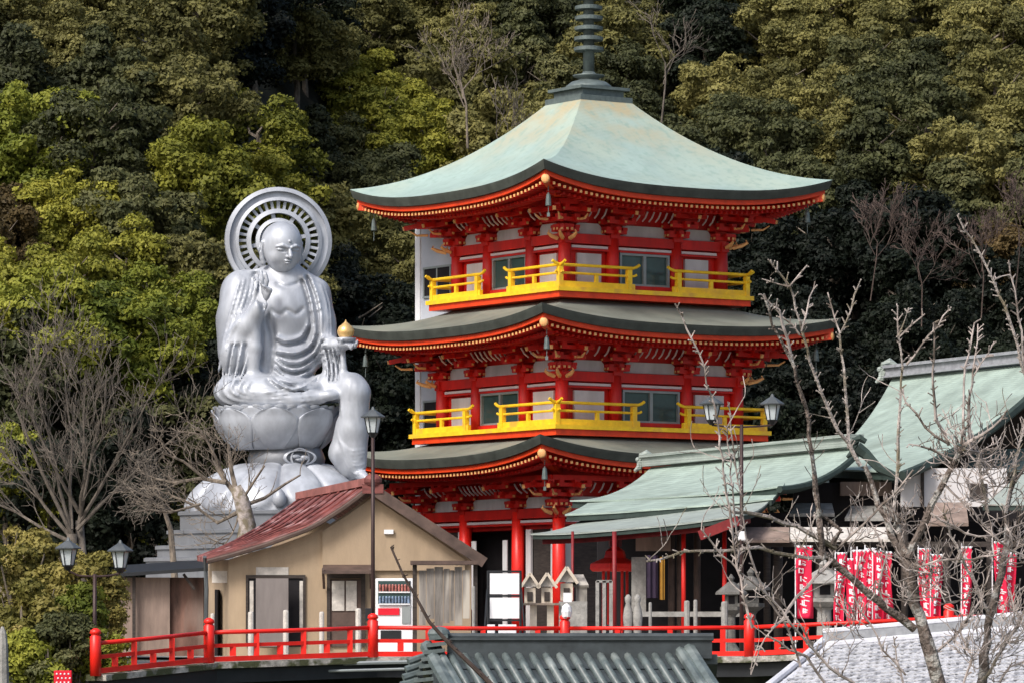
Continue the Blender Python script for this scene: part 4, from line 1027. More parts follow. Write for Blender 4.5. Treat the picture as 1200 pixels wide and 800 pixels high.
# brown shed at the left of the hut
sh = thing('rusty_shed', 'low brown shed with rusty walls and thin dark flat roof left of the hut', 'shed', P(185, 765, 133))
mb = MB(); mb.bx(hx(138, 133), hx(199, 133), 133, 136.5, 9.0, hz_(676, 133)); mb.build('front_wall', M['greybrown'], sh, world=True)
mb = MB(); mb.bx(hx(199.2, 133), hx(238, 133), 133.15, 136.5, 9.0, hz_(676, 133)); mb.build('rusty_wall', M['rust'], sh, world=True)
mb = MB(); mb.slab(lambda u, v: P(124, 672, 132.4).lerp(P(247, 664, 132.4), u) + Vector((0, 5 * v, 0.35 * v)), 6, 2, (0, 0, -0.10)); mb.build('roof', M['black'], sh, world=True)
mb = MB(); 
for x in (133, 157): mb.box((hx(x, 132.8), 132.8, 10.8), (0.09, 0.09, 2.9))
mb.bar(P(215, 672, 132.7), P(228, 690, 132.7), 0.08, 0.08); mb.build('posts', M['darkwood'], sh, world=True)

# vending machine
VY = 125.5
vm = thing('vending_machine', 'white drinks vending machine in front of the beige hut right of its door', 'vending machine', (hx(464, VY), VY, 9.8))
mb = MB(); mb.bx(hx(440, VY), hx(487, VY), VY, VY + 0.8, 9.8, hz_(677, VY)); mb.build('cabinet', M['white'], vm, world=True, bevel=0.02)
panel('display_window', 443, 481, 680, 707, VY - 0.02, 0.019, M['glass'], vm)
for i, (y, m_) in enumerate(((682, 'drink1'), (696, 'drink2'))):
    sh_ = panel('shelf', 443.5, 480.5, y + 10.5, y + 12, VY - 0.07, 0.05, M['white'], vm)
    mb = MB()
    for k in range(10):
        x = hx(445.5 + 3.7 * k, VY); mb.lathe([(0.03, 0), (0.034, 0.02), (0.034, 0.17), (0.024, 0.2)], 8, (x, VY - 0.045, hz_(y + 10.4, VY)))
    mb.build('drinks', M[m_], sh_, world=True)
panel('button_panel', 443, 468, 712, 720, VY - 0.03, 0.029, M['bibred'], vm); panel('coin_panel', 471, 481, 710, 730, VY - 0.03, 0.029, M['alu'], vm)
panel('dispensing_slot', 446, 470, 738, 748, VY - 0.02, 0.019, M['black'], vm)

# weathered board shelter
BY = 123.0
bs = thing('notice_board_shelter', 'old board shelter with flat roof and peeling grey planks right of the vending machine', 'notice board', (hx(520, BY), BY, 9.8))
mb = MB(); mb.bx(hx(481, BY), hx(562, BY), BY - 0.2, BY + 0.7, hz_(661, BY), hz_(656.5, BY)); mb.build('roof', M['brown'], bs, world=True)
for x in (486, 557): panel('post', x - 2.5, x + 2.5, 661.2, 768, BY + 0.1, 0.12, M['darkwood'], bs)
rnd = random.Random(5)
mb = MB(); x = 491.0
while x < 551:
    w_ = rnd.uniform(5, 11); mb.bx(hx(x, BY), hx(min(552, x + w_ - 0.7), BY), BY + rnd.uniform(0, 0.06), BY + 0.12, hz_(728 + rnd.uniform(-4, 6), BY), hz_(665 + rnd.uniform(-2, 3), BY)); x += w_
mb.build('planks', M['greywood'], bs, world=True)
# double notice frame
NY = 121.0
nb = thing('white_notice_frame', 'black steel stand holding two blank white notice panels one above the other', 'sign', (hx(590, NY), NY, 9.8))
mb = MB()
for x in (572, 610): mb.tube([P(x, 767, NY), P(x, 668, NY)], 0.035, 8)
for y in (669, 697.5, 726): mb.bx(hx(572, NY), hx(610, NY), NY - 0.03, NY + 0.03, hz_(y + 1.2, NY), hz_(y - 1.2, NY))
mb.tube([P(566, 767, NY - 0.6), P(571, 690, NY)], 0.025, 6); mb.tube([P(617, 767, NY - 0.6), P(611, 690, NY)], 0.025, 6)
mb.build('frame', M['black'], nb, world=True)
for y0, y1 in ((671, 695.5), (699.5, 724)): panel('panel', 574, 608.5, y0, y1, NY - 0.01, 0.02, M['white'], nb)
# white small boxes under it
for i, (x0, x1) in enumerate(((571, 580), (584, 605))):
    mb = MB(); mb.bx(hx(x0, 119), hx(x1, 119), 119, 119.4, 9.8, hz_(731, 119)); mb.bx(hx(x0 + 0.5, 119), hx(x1 - .5, 119), 118.99, 119, 9.95, hz_(736, 119))
    single(mb, 'storage_box', M['white'], ['narrow pale box on the ground under the left edge of the notice frame', 'wide pale box on the ground under the white notice panels'][i], 'box')

# row of miniature wooden shrines on a stand
TY = 122.0
st = thing('shrine_stand', 'cream wooden stand carrying the row of little gabled shrines behind the railing', 'stand', (hx(645, TY), TY, 9.8))
mb = MB(); mb.bx(hx(613, TY), hx(655, TY), TY - 0.3, TY + 0.4, hz_(708.5, TY), hz_(706, TY)); mb.build('shelf', M['wood'], st, world=True)
for x in (625, 645): panel('leg', x - 4, x + 4, 708.6, 768, TY - 0.1, 0.2, M['cream'], st)
sp0 = None
def mini(x, last=False):
    t = thing('miniature_shrine', '', 'shrine', (hx(x, TY), TY, hz_(706, TY)), 0, 'miniature wooden shrines')
    s = 1 / pxm(TY)
    mb = MB(); mb.bx(-6.5 * s, 6.5 * s, -0.16, 0.2, 0.0, 18 * s); mb.build('body', M['cream'], t)
    mb = MB(); mb.bx(-3.2 * s, 3.2 * s, -0.19, -0.16, 2 * s, 13 * s); mb.build('opening', M['darkwood'], t)
    mb = MB(); mb.poly_solid([Vector((-8.5 * s, -0.20, 19.2 * s)), Vector((8.5 * s, -0.20, 19.2 * s)), Vector((0, -0.20, 32 * s))], (0, 0.4, 0)); mb.build('gable', M['palestone'], t)
    for sx in (-1, 1):
        mb = MB(); mb.bar((sx * 11.5 * s, 0, 17.6 * s), (0, 0, 34.8 * s), 0.62, 0.05); mb.build('roof', M['greywood'], t)
        mb = MB(); mb.bar((sx * 11.5 * s, -0.33, 17.6 * s), (0, -0.33, 34.8 * s), 0.04, 0.075); mb.build('bargeboard', M['cream'], t)
    return t
m0 = mini(621); m0['label'] = 'leftmost miniature gabled shrine on the cream stand, beside the white notice panels'
dup(m0, (hx(641, TY), TY, hz_(706, TY)), label='miniature gabled shrine on the right half of the cream stand')
m2 = dup(m0, (hx(664, TY), TY + 0.1, hz_(703, TY)), label='larger miniature gabled shrine right of the cream stand, before the red corner column', scale=(1.12, 1.12, 1.12))
mb = MB(); mb.bx(hx(655, TY), hx(688, TY), TY - 0.1, TY + 0.5, 9.8, hz_(704, TY)); single(mb, 'shrine_plinth', M['stone'], 'grey stone plinth below the larger miniature shrine', 'plinth')
mb = MB(); mb.poly_solid([Vector((hx(667, TY), TY + 0.6, hz_(672, TY))), Vector((hx(684, TY), TY + 0.6, hz_(672, TY))), Vector((hx(690, TY), TY + 0.1, hz_(685, TY))), Vector((hx(672, TY), TY + 0.1, hz_(685, TY)))], (0, 0.04, -0.06)); 
mb.bx(hx(675, TY), hx(688, TY), TY + 0.2, TY + 0.5, hz_(704, TY), hz_(686, TY))
single(mb, 'side_shrine', M['greywood'], 'small grey-roofed wooden box shrine at the right end of the row of miniature shrines', 'shrine', fix=True)
# white lamp and grey head on the fence post at the middle
# ================================================================== red incense pavilion
RY = 139.0
rp = thing('incense_pavilion', 'small red hexagonal canopy on red posts under the lowest green porch roof', 'pavilion', (hx(720, RY), RY, 9.8))
c = Vector((hx(721, RY), RY, 0))
mb = MB(); mb.lathe([(0.12, hz_(640, RY)), (0.30, hz_(645, RY)), (0.36, hz_(653, RY)), (0.80, hz_(660, RY)), (0.82, hz_(666, RY)), (0.74, hz_(669, RY)), (0.2, hz_(668, RY))], 6, (c.x, c.y, 0), ph=0.3); mb.build('canopy', M['fence_red'], rp, world=True)
for k in range(4):
    th = k * math.pi / 2 + 0.5; mb = MB(); mb.tube([(c.x + 0.42 * math.cos(th), c.y + 0.42 * math.sin(th), 9.8), (c.x + 0.42 * math.cos(th), c.y + 0.42 * math.sin(th), hz_(668, RY))], 0.045, 8); mb.build('post', M['red'], rp, world=True)
mb = MB(); mb.lathe([(0.3, 9.8), (0.2, 10.2), (0.3, 10.4), (0.36, 10.7), (0.3, 10.75)], 16, (c.x, c.y, 0)); mb.build('incense_burner', M['black'], rp, world=True, smooth=True)
mb = MB(); mb.tube([(c.x, c.y, hz_(640, RY)), (c.x, c.y, hz_(612, RY))], [0.20, 0.24], 8); mb.build('canopy_neck', M['shade_red'], rp, world=True)
# pale door frames behind
mb = MB(); Y = 129
for x in (700, 708, 716): mb.bx(hx(x, Y) - 0.05, hx(x, Y) + 0.05, Y, Y + 0.06, 9.8, hz_(680, Y))
mb.bx(hx(699, Y), hx(717, Y), Y, Y + 0.06, hz_(682, Y), hz_(679, Y)); single(mb, 'lattice_screen', M['stone'], 'pale grey lattice screen standing behind the red incense pavilion', 'screen')

# ================================================================== temple hall with stepped copper roofs
th_ = thing('temple_hall', 'long temple hall at the right with stepped pale green copper roofs and dark open front', 'temple', (8.5, 142, 9.8))
def roof_part(name, fn, nu, nv, th, m, edge_m=M['copper_edge'], soff=True):
    mb = MB(); mb.slab(fn, nu, nv, (0, 0, -0.05)); r = mb.build(name, m, th_, world=True, smooth=False)
    mb = MB(); mb.slab(lambda u, v: fn(u * 0.985 + 0.007, v * 0.985 + 0.004) + Vector((0, 0, -0.056)), nu, nv, (0, 0, -th)); mb.build('roof_edge', edge_m, r, world=True)
    return r
# roof C (lowest porch)
fC = roof4(P(692, 603, 141), P(905, 582, 136), P(872, 606, 133), P(622, 629, 137.5), 0.12, 0.12)
rC = roof_part('porch_roof', fC, 24, 8, 0.12, M['copper3'])
mb = MB(); mb.slab(lambda u, v: fC(0.03 + u * 0.94, 0.55 + v * 0.36) + Vector((0, 0.1, -0.20)), 12, 1, (0, 0, -0.14)); mb.build('red_eave_beam', M['shade_red'], rC, world=True)
# thin middle tier
fM = roof4(P(690, 588, 144), P(920, 565, 138), P(906, 585, 135.5), P(662, 604, 140), 0.02, 0.05)
rM = roof_part('middle_roof_tier', fM, 24, 3, 0.16, M['copper2'])
# roof A
fA = roof4(P(763, 547, 152), P(1008, 523, 141), P(912, 573, 136), P(668, 589, 144.5), 0.36, 0.10)
rA = roof_part('main_roof', fA, 28, 12, 0.20, M['copper2'])
mb = MB(); a_ = P(758, 541, 152); b_ = P(1003, 517, 141)
mb.bar(a_, b_, 0.40, 0.30); mb.bar(a_ + Vector((0, 0, 0.19)), b_ + Vector((0, 0, 0.19)), 0.60, 0.09); rdA = mb.build('ridge', M['copper3'], rA, world=True)
mb = MB()
def finial(mb, c, s=1.0):
    c = Vector(c); mb.tube([c + Vector((0.25, 0, 0.25)) * s, c + Vector((-0.02, 0, 0.42)) * s, c + Vector((-0.22, 0, 0.30)) * s, c + Vector((-0.28, 0, 0.02)) * s, c + Vector((-0.36, 0, -0.25)) * s, c + Vector((-0.58, 0, -0.42)) * s], [0.12 * s, 0.17 * s, 0.19 * s, 0.18 * s, 0.15 * s, 0.06 * s], 7)
    mb.ball(tuple(c + Vector((-0.42, -0.02, 0.12)) * s), 0.12 * s, 8, 5)
finial(mb, a_, 0.72); mb.build('finial', M['copper3'], rA, world=True)
# roof B (big, right)
fB = roof4(P(1046, 442, 156), P(1240, 424, 147), P(1056, 556, 138), P(952, 548, 146), 0.55, 0.0)
def fB2(u, v):
    p = fB(u, v); p.z += 0.10 * u * v * v; return p
rB = roof_part('upper_roof', fB2, 22, 16, 0.24, M['copper2'])
a_ = P(1043, 436, 156); b_ = P(1245, 414, 147); mb = MB(); mb.bar(a_, b_, 0.42, 0.26); mb.bar(a_ + Vector((0, 0, 0.18)), b_ + Vector((0, 0, 0.18)), 0.64, 0.10); mb.bar(a_ + Vector((0, 0, -0.16)), b_ + Vector((0, 0, -0.16)), 0.60, 0.06); rdB = mb.build('ridge', M['greytile'], rB, world=True)
mb = MB(); finial(mb, a_, 0.85); mb.build('finial', M['copper3'], rB, world=True)
# far slope of the upper roof, going down to the right and back
mb = MB(); mb.slab(roof4(P(1046, 442, 156), P(1240, 424, 147), P(1240, 424, 147) + Vector((6, 3, -5)), P(1046, 442, 156) + Vector((6, 3, -5)), 0.4), 6, 6, (0, 0, -0.15)); mb.build('rear_roof', M['copper2'], th_, world=True)
# lower right roof strip and grey side roof
fD = roof4(P(1140, 527, 148), P(1260, 523, 147), P(1265, 549, 144), P(1128, 552, 145), 0.05)
roof_part('lower_roof', fD, 8, 4, 0.2, M['copper2'])
fE = roof4(P(1215, 535, 141), P(1290, 535, 141), P(1290, 590, 137), P(1150, 590, 138), 0.1)
roof_part('side_roof', fE, 8, 6, 0.15, M['copper3'])
# verge boards
mb = MB(); mb.tube([fB2(1, v / 12) + Vector((0.03, -0.05, -0.12)) for v in range(13)], 0.15, 6); mb.build('verge_board', M['copper_edge'], rB, world=True)
mb = MB(); mb.tube([fA(1, v / 12) + Vector((0.03, -0.05, -0.10)) for v in range(13)], 0.11, 6); mb.build('verge_board', M['copper_edge'], rA, world=True)
mb = MB(); mb.tube([P(1004, 524, 137.5), P(1015, 532, 137.5), P(1030, 548, 137.3), P(1052, 558, 137)], [0.2, 0.17, 0.14, 0.1], 6); finial(mb, P(1008, 524, 137.6), 0.7); mb.build('corner_ridge', M['copper_edge'], rB, world=True)
# walls, beams
def wbox(name, px0, px1, py0, py1, Y, th, m, par=None):
    mb = MB(); mb.bx(hx(px0, Y), hx(px1, Y), Y, Y + th, max(9.8, hz_(py1, Y)), hz_(py0, Y)); return mb.build(name, m, par or th_, world=True)
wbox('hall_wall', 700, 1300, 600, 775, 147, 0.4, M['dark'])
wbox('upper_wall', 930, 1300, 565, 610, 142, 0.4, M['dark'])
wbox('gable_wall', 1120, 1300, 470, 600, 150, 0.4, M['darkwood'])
uw = wbox('plaster_wall', 1056, 1180, 548, 593, 139.5, 0.3, M['plaster'])
wn = wbox('window', 1137, 1157, 566, 584, 139.46, 0.035, M['darkwood'], uw)
wbox('post', 1079, 1083, 546, 593, 139.4, 0.06, M['darkwood'], uw)
wbox('plaster_band', 985, 1045, 564, 580, 141.6, 0.3, M['greybrown'])
for (x0, x1, y0, y1, Y) in ((925, 978, 589, 601, 139), (990, 1045, 592, 606, 139.5), (1084, 1135, 588, 612, 136.5)):
    mb = MB(); mb.slab(roof4(P(x0 + 8, y0, Y + 1.6), P(x1 - 3, y0, Y + 1.6), P(x1, y1, Y), P(x0, y1, Y), 0.0), 6, 2, (0, 0, -0.10)); mb.build('pent_roof', M['greybrown'] if x0 > 1000 else M['stone'], th_, world=True)
for (x0, x1, y0, y1, Y) in ((926, 1045, 617, 631, 133), (862, 925, 617, 632, 134)):
    mb = MB(); mb.slab(roof4(P(x0, y0, Y + 1.2), P(x1, y0, Y + 1.2), P(x1, y1, Y), P(x0, y1, Y), 0.0), 6, 2, (0, 0, -0.08)); mb.build('lean_to_roof', M['palestone'] if x0 > 900 else M['greybrown'], th_, world=True)
wbox('crossbeam', 860, 1200, 634, 640, 134.3, 0.15, M['darkwood'])
for x in (671, 720, 801, 849, 912): 
    Y = 135.5; mb = MB(); mb.tube([(hx(x, Y), Y, 9.8), (hx(x, Y), Y, hz_(622, Y))], (0.045 if x < 700 else 0.07) if x < 900 else 0.14, 10); mb.build('column', M['shade_red'] if x in (671, 720) else (M['red'] if x < 900 else M['darkwood']), th_, world=True, smooth=True)
for x in (787, 797, 817, 899, 960, 1000, 1060, 1110, 1160):
    Y = 138; mb = MB(); mb.tube([(hx(x, Y), Y, 9.8), (hx(x, Y), Y, hz_(612, Y))], 0.11, 8); mb.build('column', M['brown'] if x < 850 else M['darkwood'], th_, world=True, smooth=True)
mb = MB(); mb.bar(P(820, 627, 132.6), P(866, 609, 132.4), 0.2, 0.28); mb.build('eave_bracket', M['shade_red'], th_, world=True)
wbox('low_railing', 752, 870, 716, 722, 133, 0.1, M['stone'])
wbox('porch_panel', 745, 786, 628, 645, 137.2, 0.05, M['greybrown'])  # plain grey-brown panel inside the porch
wbox('inner_screen', 740, 757, 652, 716, 137, 0.05, M['stone'])
mb = MB(); Y = 134.8; mb.slab(lambda u, v: (hx(773 + 6 * u, Y), Y + 0.03 * math.sin(u * 9), hz_(652 + 50 * v, Y)), 8, 2, (0, 0.015, 0)); single(mb, 'gold_banner', M['gold_cloth'], 'narrow golden cloth strip hanging in the dark temple porch', 'banner')
mb = MB(); mb.slab(lambda u, v: (hx(757 + 14 * u, Y), Y + 0.04 * math.sin(u * 14), hz_(650 + 50 * v, Y)), 14, 2, (0, 0.015, 0)); single(mb, 'purple_curtain', M['purple'], 'dark purple curtain hanging left of the golden strip in the porch', 'curtain')

# stone lanterns
def stone_lantern(px, py_top, Y, label, s=1.0, m=M['stone']):
    t = thing('stone_lantern', label, 'lantern', (hx(px, Y), Y, 9.8), 0, 'stone lanterns in the temple yard')
    hh = hz_(py_top, Y) - 9.8; q = hh / 2.0
    mb = MB(); mb.lathe([(0.34, 0), (0.34, 0.12), (0.24, 0.2), (0.15, 0.3), (0.13, 0.95), (0.18, 1.0)], 8); mb.v = [(x * s, y * s, z * q) for x, y, z in mb.v]; mb.build('pedestal', m, t)
    mb = MB(); mb.lathe([(0.16, 1.0), (0.36, 1.12), (0.36, 1.2), (0.2, 1.21)], 6); mb.v = [(x * s, y * s, z * q) for x, y, z in mb.v]; mb.build('platform', m, t)
    mb = MB(); mb.bx(-0.2, 0.2, -0.2, 0.2, 1.212, 1.52); mb.v = [(x * s, y * s, z * q) for x, y, z in mb.v]; f = mb.build('fire_box', m, t)
    mb = MB(); mb.bx(-0.1, 0.1, -0.21, -0.2, 1.27, 1.47); mb.v = [(x * s, y * s, z * q) for x, y, z in mb.v]; mb.build('opening', M['dark'], f)
    mb = MB(); mb.lathe([(0.52, 1.50), (0.50, 1.56), (0.3, 1.68), (0.12, 1.80), (0.07, 1.82), (0.11, 1.9), (0.02, 2.0)], 6); mb.v = [(x * s, y * s, z * q) for x, y, z in mb.v]; mb.build('cap', m, t)
    return t
stone_lantern(857, 672, 131, 'shade-dark stone lantern between two thin red porch columns', 0.9, M['shade_stone'])
stone_lantern(966, 655, 129, 'pale stone lantern between the lone red banner and the banner cluster', 1.5, M['stone'])
stone_lantern(880, 665, 132, 'shade-dark stone lantern right of the red fence post under the lean-to roof', 1.1, M['shade_stone'])
# pale short posts / small stone figures
grp = 'pale short posts behind the red railing'
for (x, y, Y, wd, lab) in ((249, 718, 118, 5, 'pale stake beside the drainpipe corner of the beige hut'), (294, 716, 118, 7, 'white stake in front of the left edge of the hut window'),
    (335, 714, 118, 7, 'white stake in front of the leaning grey board'), (377, 716, 118, 6, 'cream stake left of the hut door'), (420, 712, 118, 7, 'white stake at the right side of the hut door'),
    (555, 686, 118, 4, 'tall pale stick leaning at the right end of the old board shelter'), (762, 705, 125, 4, 'thin pale post left of the golden strip'), (805, 703, 125, 7, 'thick pale post at the foot of a thin red column'), 
    (815, 702, 125, 5, 'pale post just right of the thick pale post by the red column'), (849, 704, 125, 8, 'pale stone post at the foot of the right thin red column')):
    mb = MB(); z1 = hz_(y, Y); r = wd / 2 / pxm(Y)
    mb.lathe([(r, 9.8), (r * 0.95, z1 - 0.05), (r * 0.8, z1 - 0.01), (r * 0.3, z1)], 8, (hx(x, Y), Y, 0)); single(mb, 'stone_post', M['palestone'] if x < 500 else M['stone'], lab, 'post', group=grp, smooth=False)
for (x, lab) in ((736, 'left small pale stone figure beside the incense pavilion'), (747, 'right small pale stone figure beside the incense pavilion')):
    mb = MB(); Y = 124; mb.lathe([(0.11, 9.8), (0.11, 10.5), (0.14, 10.9), (0.11, 11.1), (0.06, 11.25), (0.09, 11.33), (0.09, 11.42), (0.03, 11.5)], 10, (hx(x, Y), Y, 0)); single(mb, 'stone_figure', M['stone'], lab, 'statue', smooth=True)

# ================================================================== red banners
rnd = random.Random(11)
bl_ = [(943, 640, 20, 'lone tall red banner with white characters left of the pale stone lantern'),
       (986, 648, 13, 'leftmost red banner of the dense cluster, leaning left'), (995, 655, 14, 'second red banner of the dense cluster'), (1004, 645, 13, 'third red banner of the dense cluster, taller than its neighbours'),
       (1012, 645, 14, 'middle red banner of the dense cluster'), (1021, 643, 14, 'red banner right of the middle of the dense cluster'), (1030, 646, 13, 'second last red banner of the dense cluster'), (1039, 647, 14, 'last red banner at the right of the dense cluster'),
       (1084, 643, 15, 'left red banner of the pair right of the tree trunk'), (1098, 650, 15, 'right red banner of the pair right of the tree trunk'),
       (1134, 641, 13, 'single narrow red banner between the pair and the right edge'), (1171, 635, 15, 'left red banner near the right edge behind the slanting trunk'), (1184, 648, 15, 'rightmost red banner in view'),
       ]
for i, (px, py, wpx, lab) in enumerate(bl_):
    Y = 121 + rnd.uniform(0, 4); s = 1 / pxm(Y)
    t = thing('banner', lab, 'banner', (hx(px, Y), Y, 9.8), rnd.uniform(-0.25, 0.25), 'red votive banners behind the railing')
    zt = hz_(py, Y) - 9.8; hw = wpx * s / 2 * rnd.uniform(0.78, 0.95); ln = 84 * s; lean = rnd.uniform(-0.10, 0.10); ph = rnd.uniform(0, 6)
    def bf(u, v, off=0.0):
        return (-hw + 2 * hw * u + lean * v + 0.03 * math.sin(v * 5 + ph), 0.08 * math.sin(u * 6 + v * 4 + ph) * (0.4 + v) + off, zt - ln * v)
    mb = MB(); mb.tube([(-hw - 0.03, 0.02, 0), (-hw - 0.03, 0.02, zt + 0.12)], 0.018, 6); mb.tube([(-hw - 0.05, 0.02, zt + 0.02), (hw, 0.02, zt + 0.02)], 0.012, 5); mb.build('pole', M['white'], t)
    mb = MB(); mb.slab(bf, 10, 24, (0, 0.012, 0)); cl = mb.build('cloth', M['banner'], t, smooth=True)
    mb = MB(); nch = 8                                          # column of brushed white characters
    for c_ in range(nch):
        v0 = 0.07 + c_ * 0.112; cxu = 0.5 + rnd.uniform(-0.04, 0.04)
        for k in range(6):
            a0 = rnd.uniform(0.18, 0.55); a1 = a0 + rnd.uniform(0.12, 0.32); dv = rnd.uniform(0.0, 0.075); hor = k % 2 == 0
            if hor: p = [bf(a0 + (a1 - a0) * q / 3, v0 + dv + 0.006 * q, -0.014) for q in range(4)]
            else: p = [bf(a0, v0 + 0.005 + 0.07 * q / 3, -0.014) for q in range(4)]
            mb.tube(p, rnd.uniform(0.009, 0.02), 4)
    for u_ in (0.12, 0.5, 0.88): mb.ball(bf(u_, 0.0, 0.0), 0.04, 6, 4)
    mb.build('lettering', M['white'], cl)
# ================================================================== red railing along the terrace edge
fp = [(60, 806, 100), (112, 789, 104), (245, 775, 107.5), (437, 768.5, 110), (662, 769, 111), (878, 768, 110.5), (1112, 757, 109.5), (1260, 752, 108.5)]
pts = [P(x, y, Y) for x, y, Y in fp]
fl = thing('red_railing', 'bright red painted railing with round posts running along the whole terrace edge', 'railing', tuple(pts[3]))
for i, p in enumerate(pts[1:-1]):
    mb = MB(); hh = 0.98
    mb.lathe([(0.13, -0.05), (0.13, hh - 0.12), (0.10, hh - 0.10), (0.10, hh - 0.07), (0.135, hh - 0.05), (0.12, hh + 0.02), (0.04, hh + 0.07)], 12, tuple(p)); mb.build('post', M['fence_red'], fl, world=True, smooth=True)
for a, b in zip(pts[1:-1], pts[2:]):
    if a is pts[0]: continue
    up = Vector((0, 0, 1)); mb = MB()
    mb.tube([a + up * 0.70, a.lerp(b, 0.5) + up * 0.69, b + up * 0.70], 0.052, 8); mb.build('top_rail', M['fence_red'], fl, world=True, smooth=True)
    mb = MB(); mb.bar(a + up * 0.38, b + up * 0.38, 0.07, 0.09); mb.build('middle_rail', M['fence_red'], fl, world=True)
    mb = MB(); mb.bar(a + up * 0.06, b + up * 0.06, 0.12, 0.12); mb.build('bottom_rail', M['fence_red'], fl, world=True)
    n = max(3, int((b - a).length / 0.62))
    for k in range(1, n):
        q = a.lerp(b, k / n); mb = MB()
        if k % 2: mb.box(q + up * 0.23, (0.15, 0.07, 0.21)); 
        else: mb.box(q + up * 0.38, (0.13, 0.07, 0.55))
        mb.build('strut', M['fence_red'], fl, world=True)
# deck edge with mossy kerb and dark beam below
mb = MB()
for a, b in zip(pts[1:-1], pts[2:]):
    mb.bar(a + Vector((0, 0.12, -0.09)), b + Vector((0, 0.12, -0.09)), 0.60, 0.14)
single(mb, 'deck_kerb', M['concrete'], 'pale mossy concrete kerb under the bright red railing', 'kerb')
mb = MB()
for a, b in zip(pts[1:-1], pts[2:]):
    mb.bar(a + Vector((0, 0.25, -0.34)), b + Vector((0, 0.25, -0.34)), 0.5, 0.34)
single(mb, 'deck_beam', M['black'], 'dark steel deck beam below the pale kerb', 'beam')
mb = MB()
for a, b in zip(pts[1:-1], pts[2:]):
    a2 = Vector((a.x, 113.5, a.z)); b2 = Vector((b.x, 113.5, b.z)); 
    mb.poly_solid([Vector((a.x, a.y + 0.45, a.z - 0.03)), Vector((b.x, b.y + 0.45, b.z - 0.03)), Vector((b2.x, b2.y, 9.83)), Vector((a2.x, a2.y, 9.83))], (0, 0, -0.12))
tag(mb.build('walkway', M['ground'], fix=True), kind='structure')
rnd = random.Random(3); 
# pipes / gutter along the kerb at the left
mb = MB(); mb.tube([P(118, 793, 106.6), P(245, 782, 109.2), P(437, 776, 109.6), P(485, 775, 109.7)], 0.05, 6); mb.tube([P(118, 799, 106.4), P(300, 788, 109.2), P(485, 783, 109.4)], 0.035, 6)
single(mb, 'gutter_pipe', M['alu'], 'grey pipes running below the kerb at the left part of the deck', 'pipe')

# ================================================================== street lamps
def lamp_head(parent, c, s=1.0):
    hd = MB(); hd.lathe([(0.30 * s, 0), (0.31 * s, 0.03), (0.17 * s, 0.13), (0.06 * s, 0.20), (0.02 * s, 0.28)], 6, c); h = hd.build('lamp_cap', M['lampcap'], parent)
    g = MB(); g.lathe([(0.12 * s, -0.38), (0.20 * s, -0.002)], 6, c); g.build('lamp_glass', M['lampglass'], h)
    f = MB()
    for k in range(6):
        th = math.pi / 3 * k; f.tube([(c[0] + 0.13 * s * math.cos(th), c[1] + 0.13 * s * math.sin(th), c[2] - 0.38), (c[0] + 0.212 * s * math.cos(th), c[1] + 0.212 * s * math.sin(th), c[2])], 0.014, 4)
    f.lathe([(0.05, -0.50), (0.13 * s, -0.40), (0.14 * s, -0.37), (0.05, -0.36)], 6, c); f.build('lamp_frame', M['black'], h)
def lamp(px, Y, pybot, heads, pytop, lab, m):
    t = thing('street_lamp', lab, 'lamp', (hx(px, Y), Y, hz_(pybot, Y)), 0, 'old style lamps along the railing')
    z0 = hz_(pybot, Y); mb = MB(); mb.tube([(0, 0, 0), (0, 0, hz_(pytop, Y) - z0)], [0.055, 0.045], 8); mb.build('pole', m, t, smooth=True)
    for (hx_, hy_, rod) in heads:
        c = (hx(hx_, Y) - hx(px, Y), 0, hz_(hy_, Y) - z0); lamp_head(t, c)
        if rod:
            mb = MB(); zz = hz_(pytop + 2, Y) - z0; mb.tube([(0, 0, zz - 0.02), (c[0] * 0.6, 0, zz), (c[0], 0, c[2] - 0.5)], 0.025, 6); mb.build('arm', m, t)
    return t
lamp(437, 113.5, 770, [(437, 489, False)], 507, 'tall single-headed lamp on a brown pole rising in front of the hut\'s ridge', M['poleb'])
lamp(869, 113, 770, [(834, 474, True), (905, 474, True)], 497, 'twin-headed lamp in front of the middle pagoda roof right of the yellow balcony', M['poleb'])
lamp(111, 106, 790, [(80, 643, True), (141, 646, True)], 672, 'twin-headed lamp at the left end of the red railing above the bushes', M['poleb'])
mb = MB(); Y = 113.3; mb.bx(hx(428, Y), hx(436, Y), Y, Y + 0.15, hz_(727, Y), hz_(712, Y)); single(mb, 'switch_box', M['black'], 'small black switch box on the lamp pole beside the vending machine', 'box', bevel=0.01)
mb = MB(); Y = 112.6; mb.bx(hx(864, Y), hx(874, Y), Y - 0.1, Y + 0.1, hz_(633, Y), hz_(622, Y)); single(mb, 'loudspeaker', M['white'], 'small white loudspeaker box fixed to the twin lamp pole under the roof edge', 'speaker', bevel=0.03)
mb = MB(); Y = 110.6; c = P(664, 716, Y); mb.lathe([(0.11, -0.13), (0.13, 0.0), (0.11, 0.12), (0.04, 0.2)], 10, tuple(c)); mb.tube([P(662, 724, Y), P(663, 718, Y)], 0.05, 6); mb.bx(hx(660, Y), hx(670, Y), Y - 0.06, Y + 0.08, hz_(705, Y), hz_(694, Y)); mb.tube([P(665, 712, Y), P(665, 700, Y)], 0.03, 6)
single(mb, 'floodlight', M['white'], 'small white floodlight mounted on the red post in front of the miniature shrines', 'light')
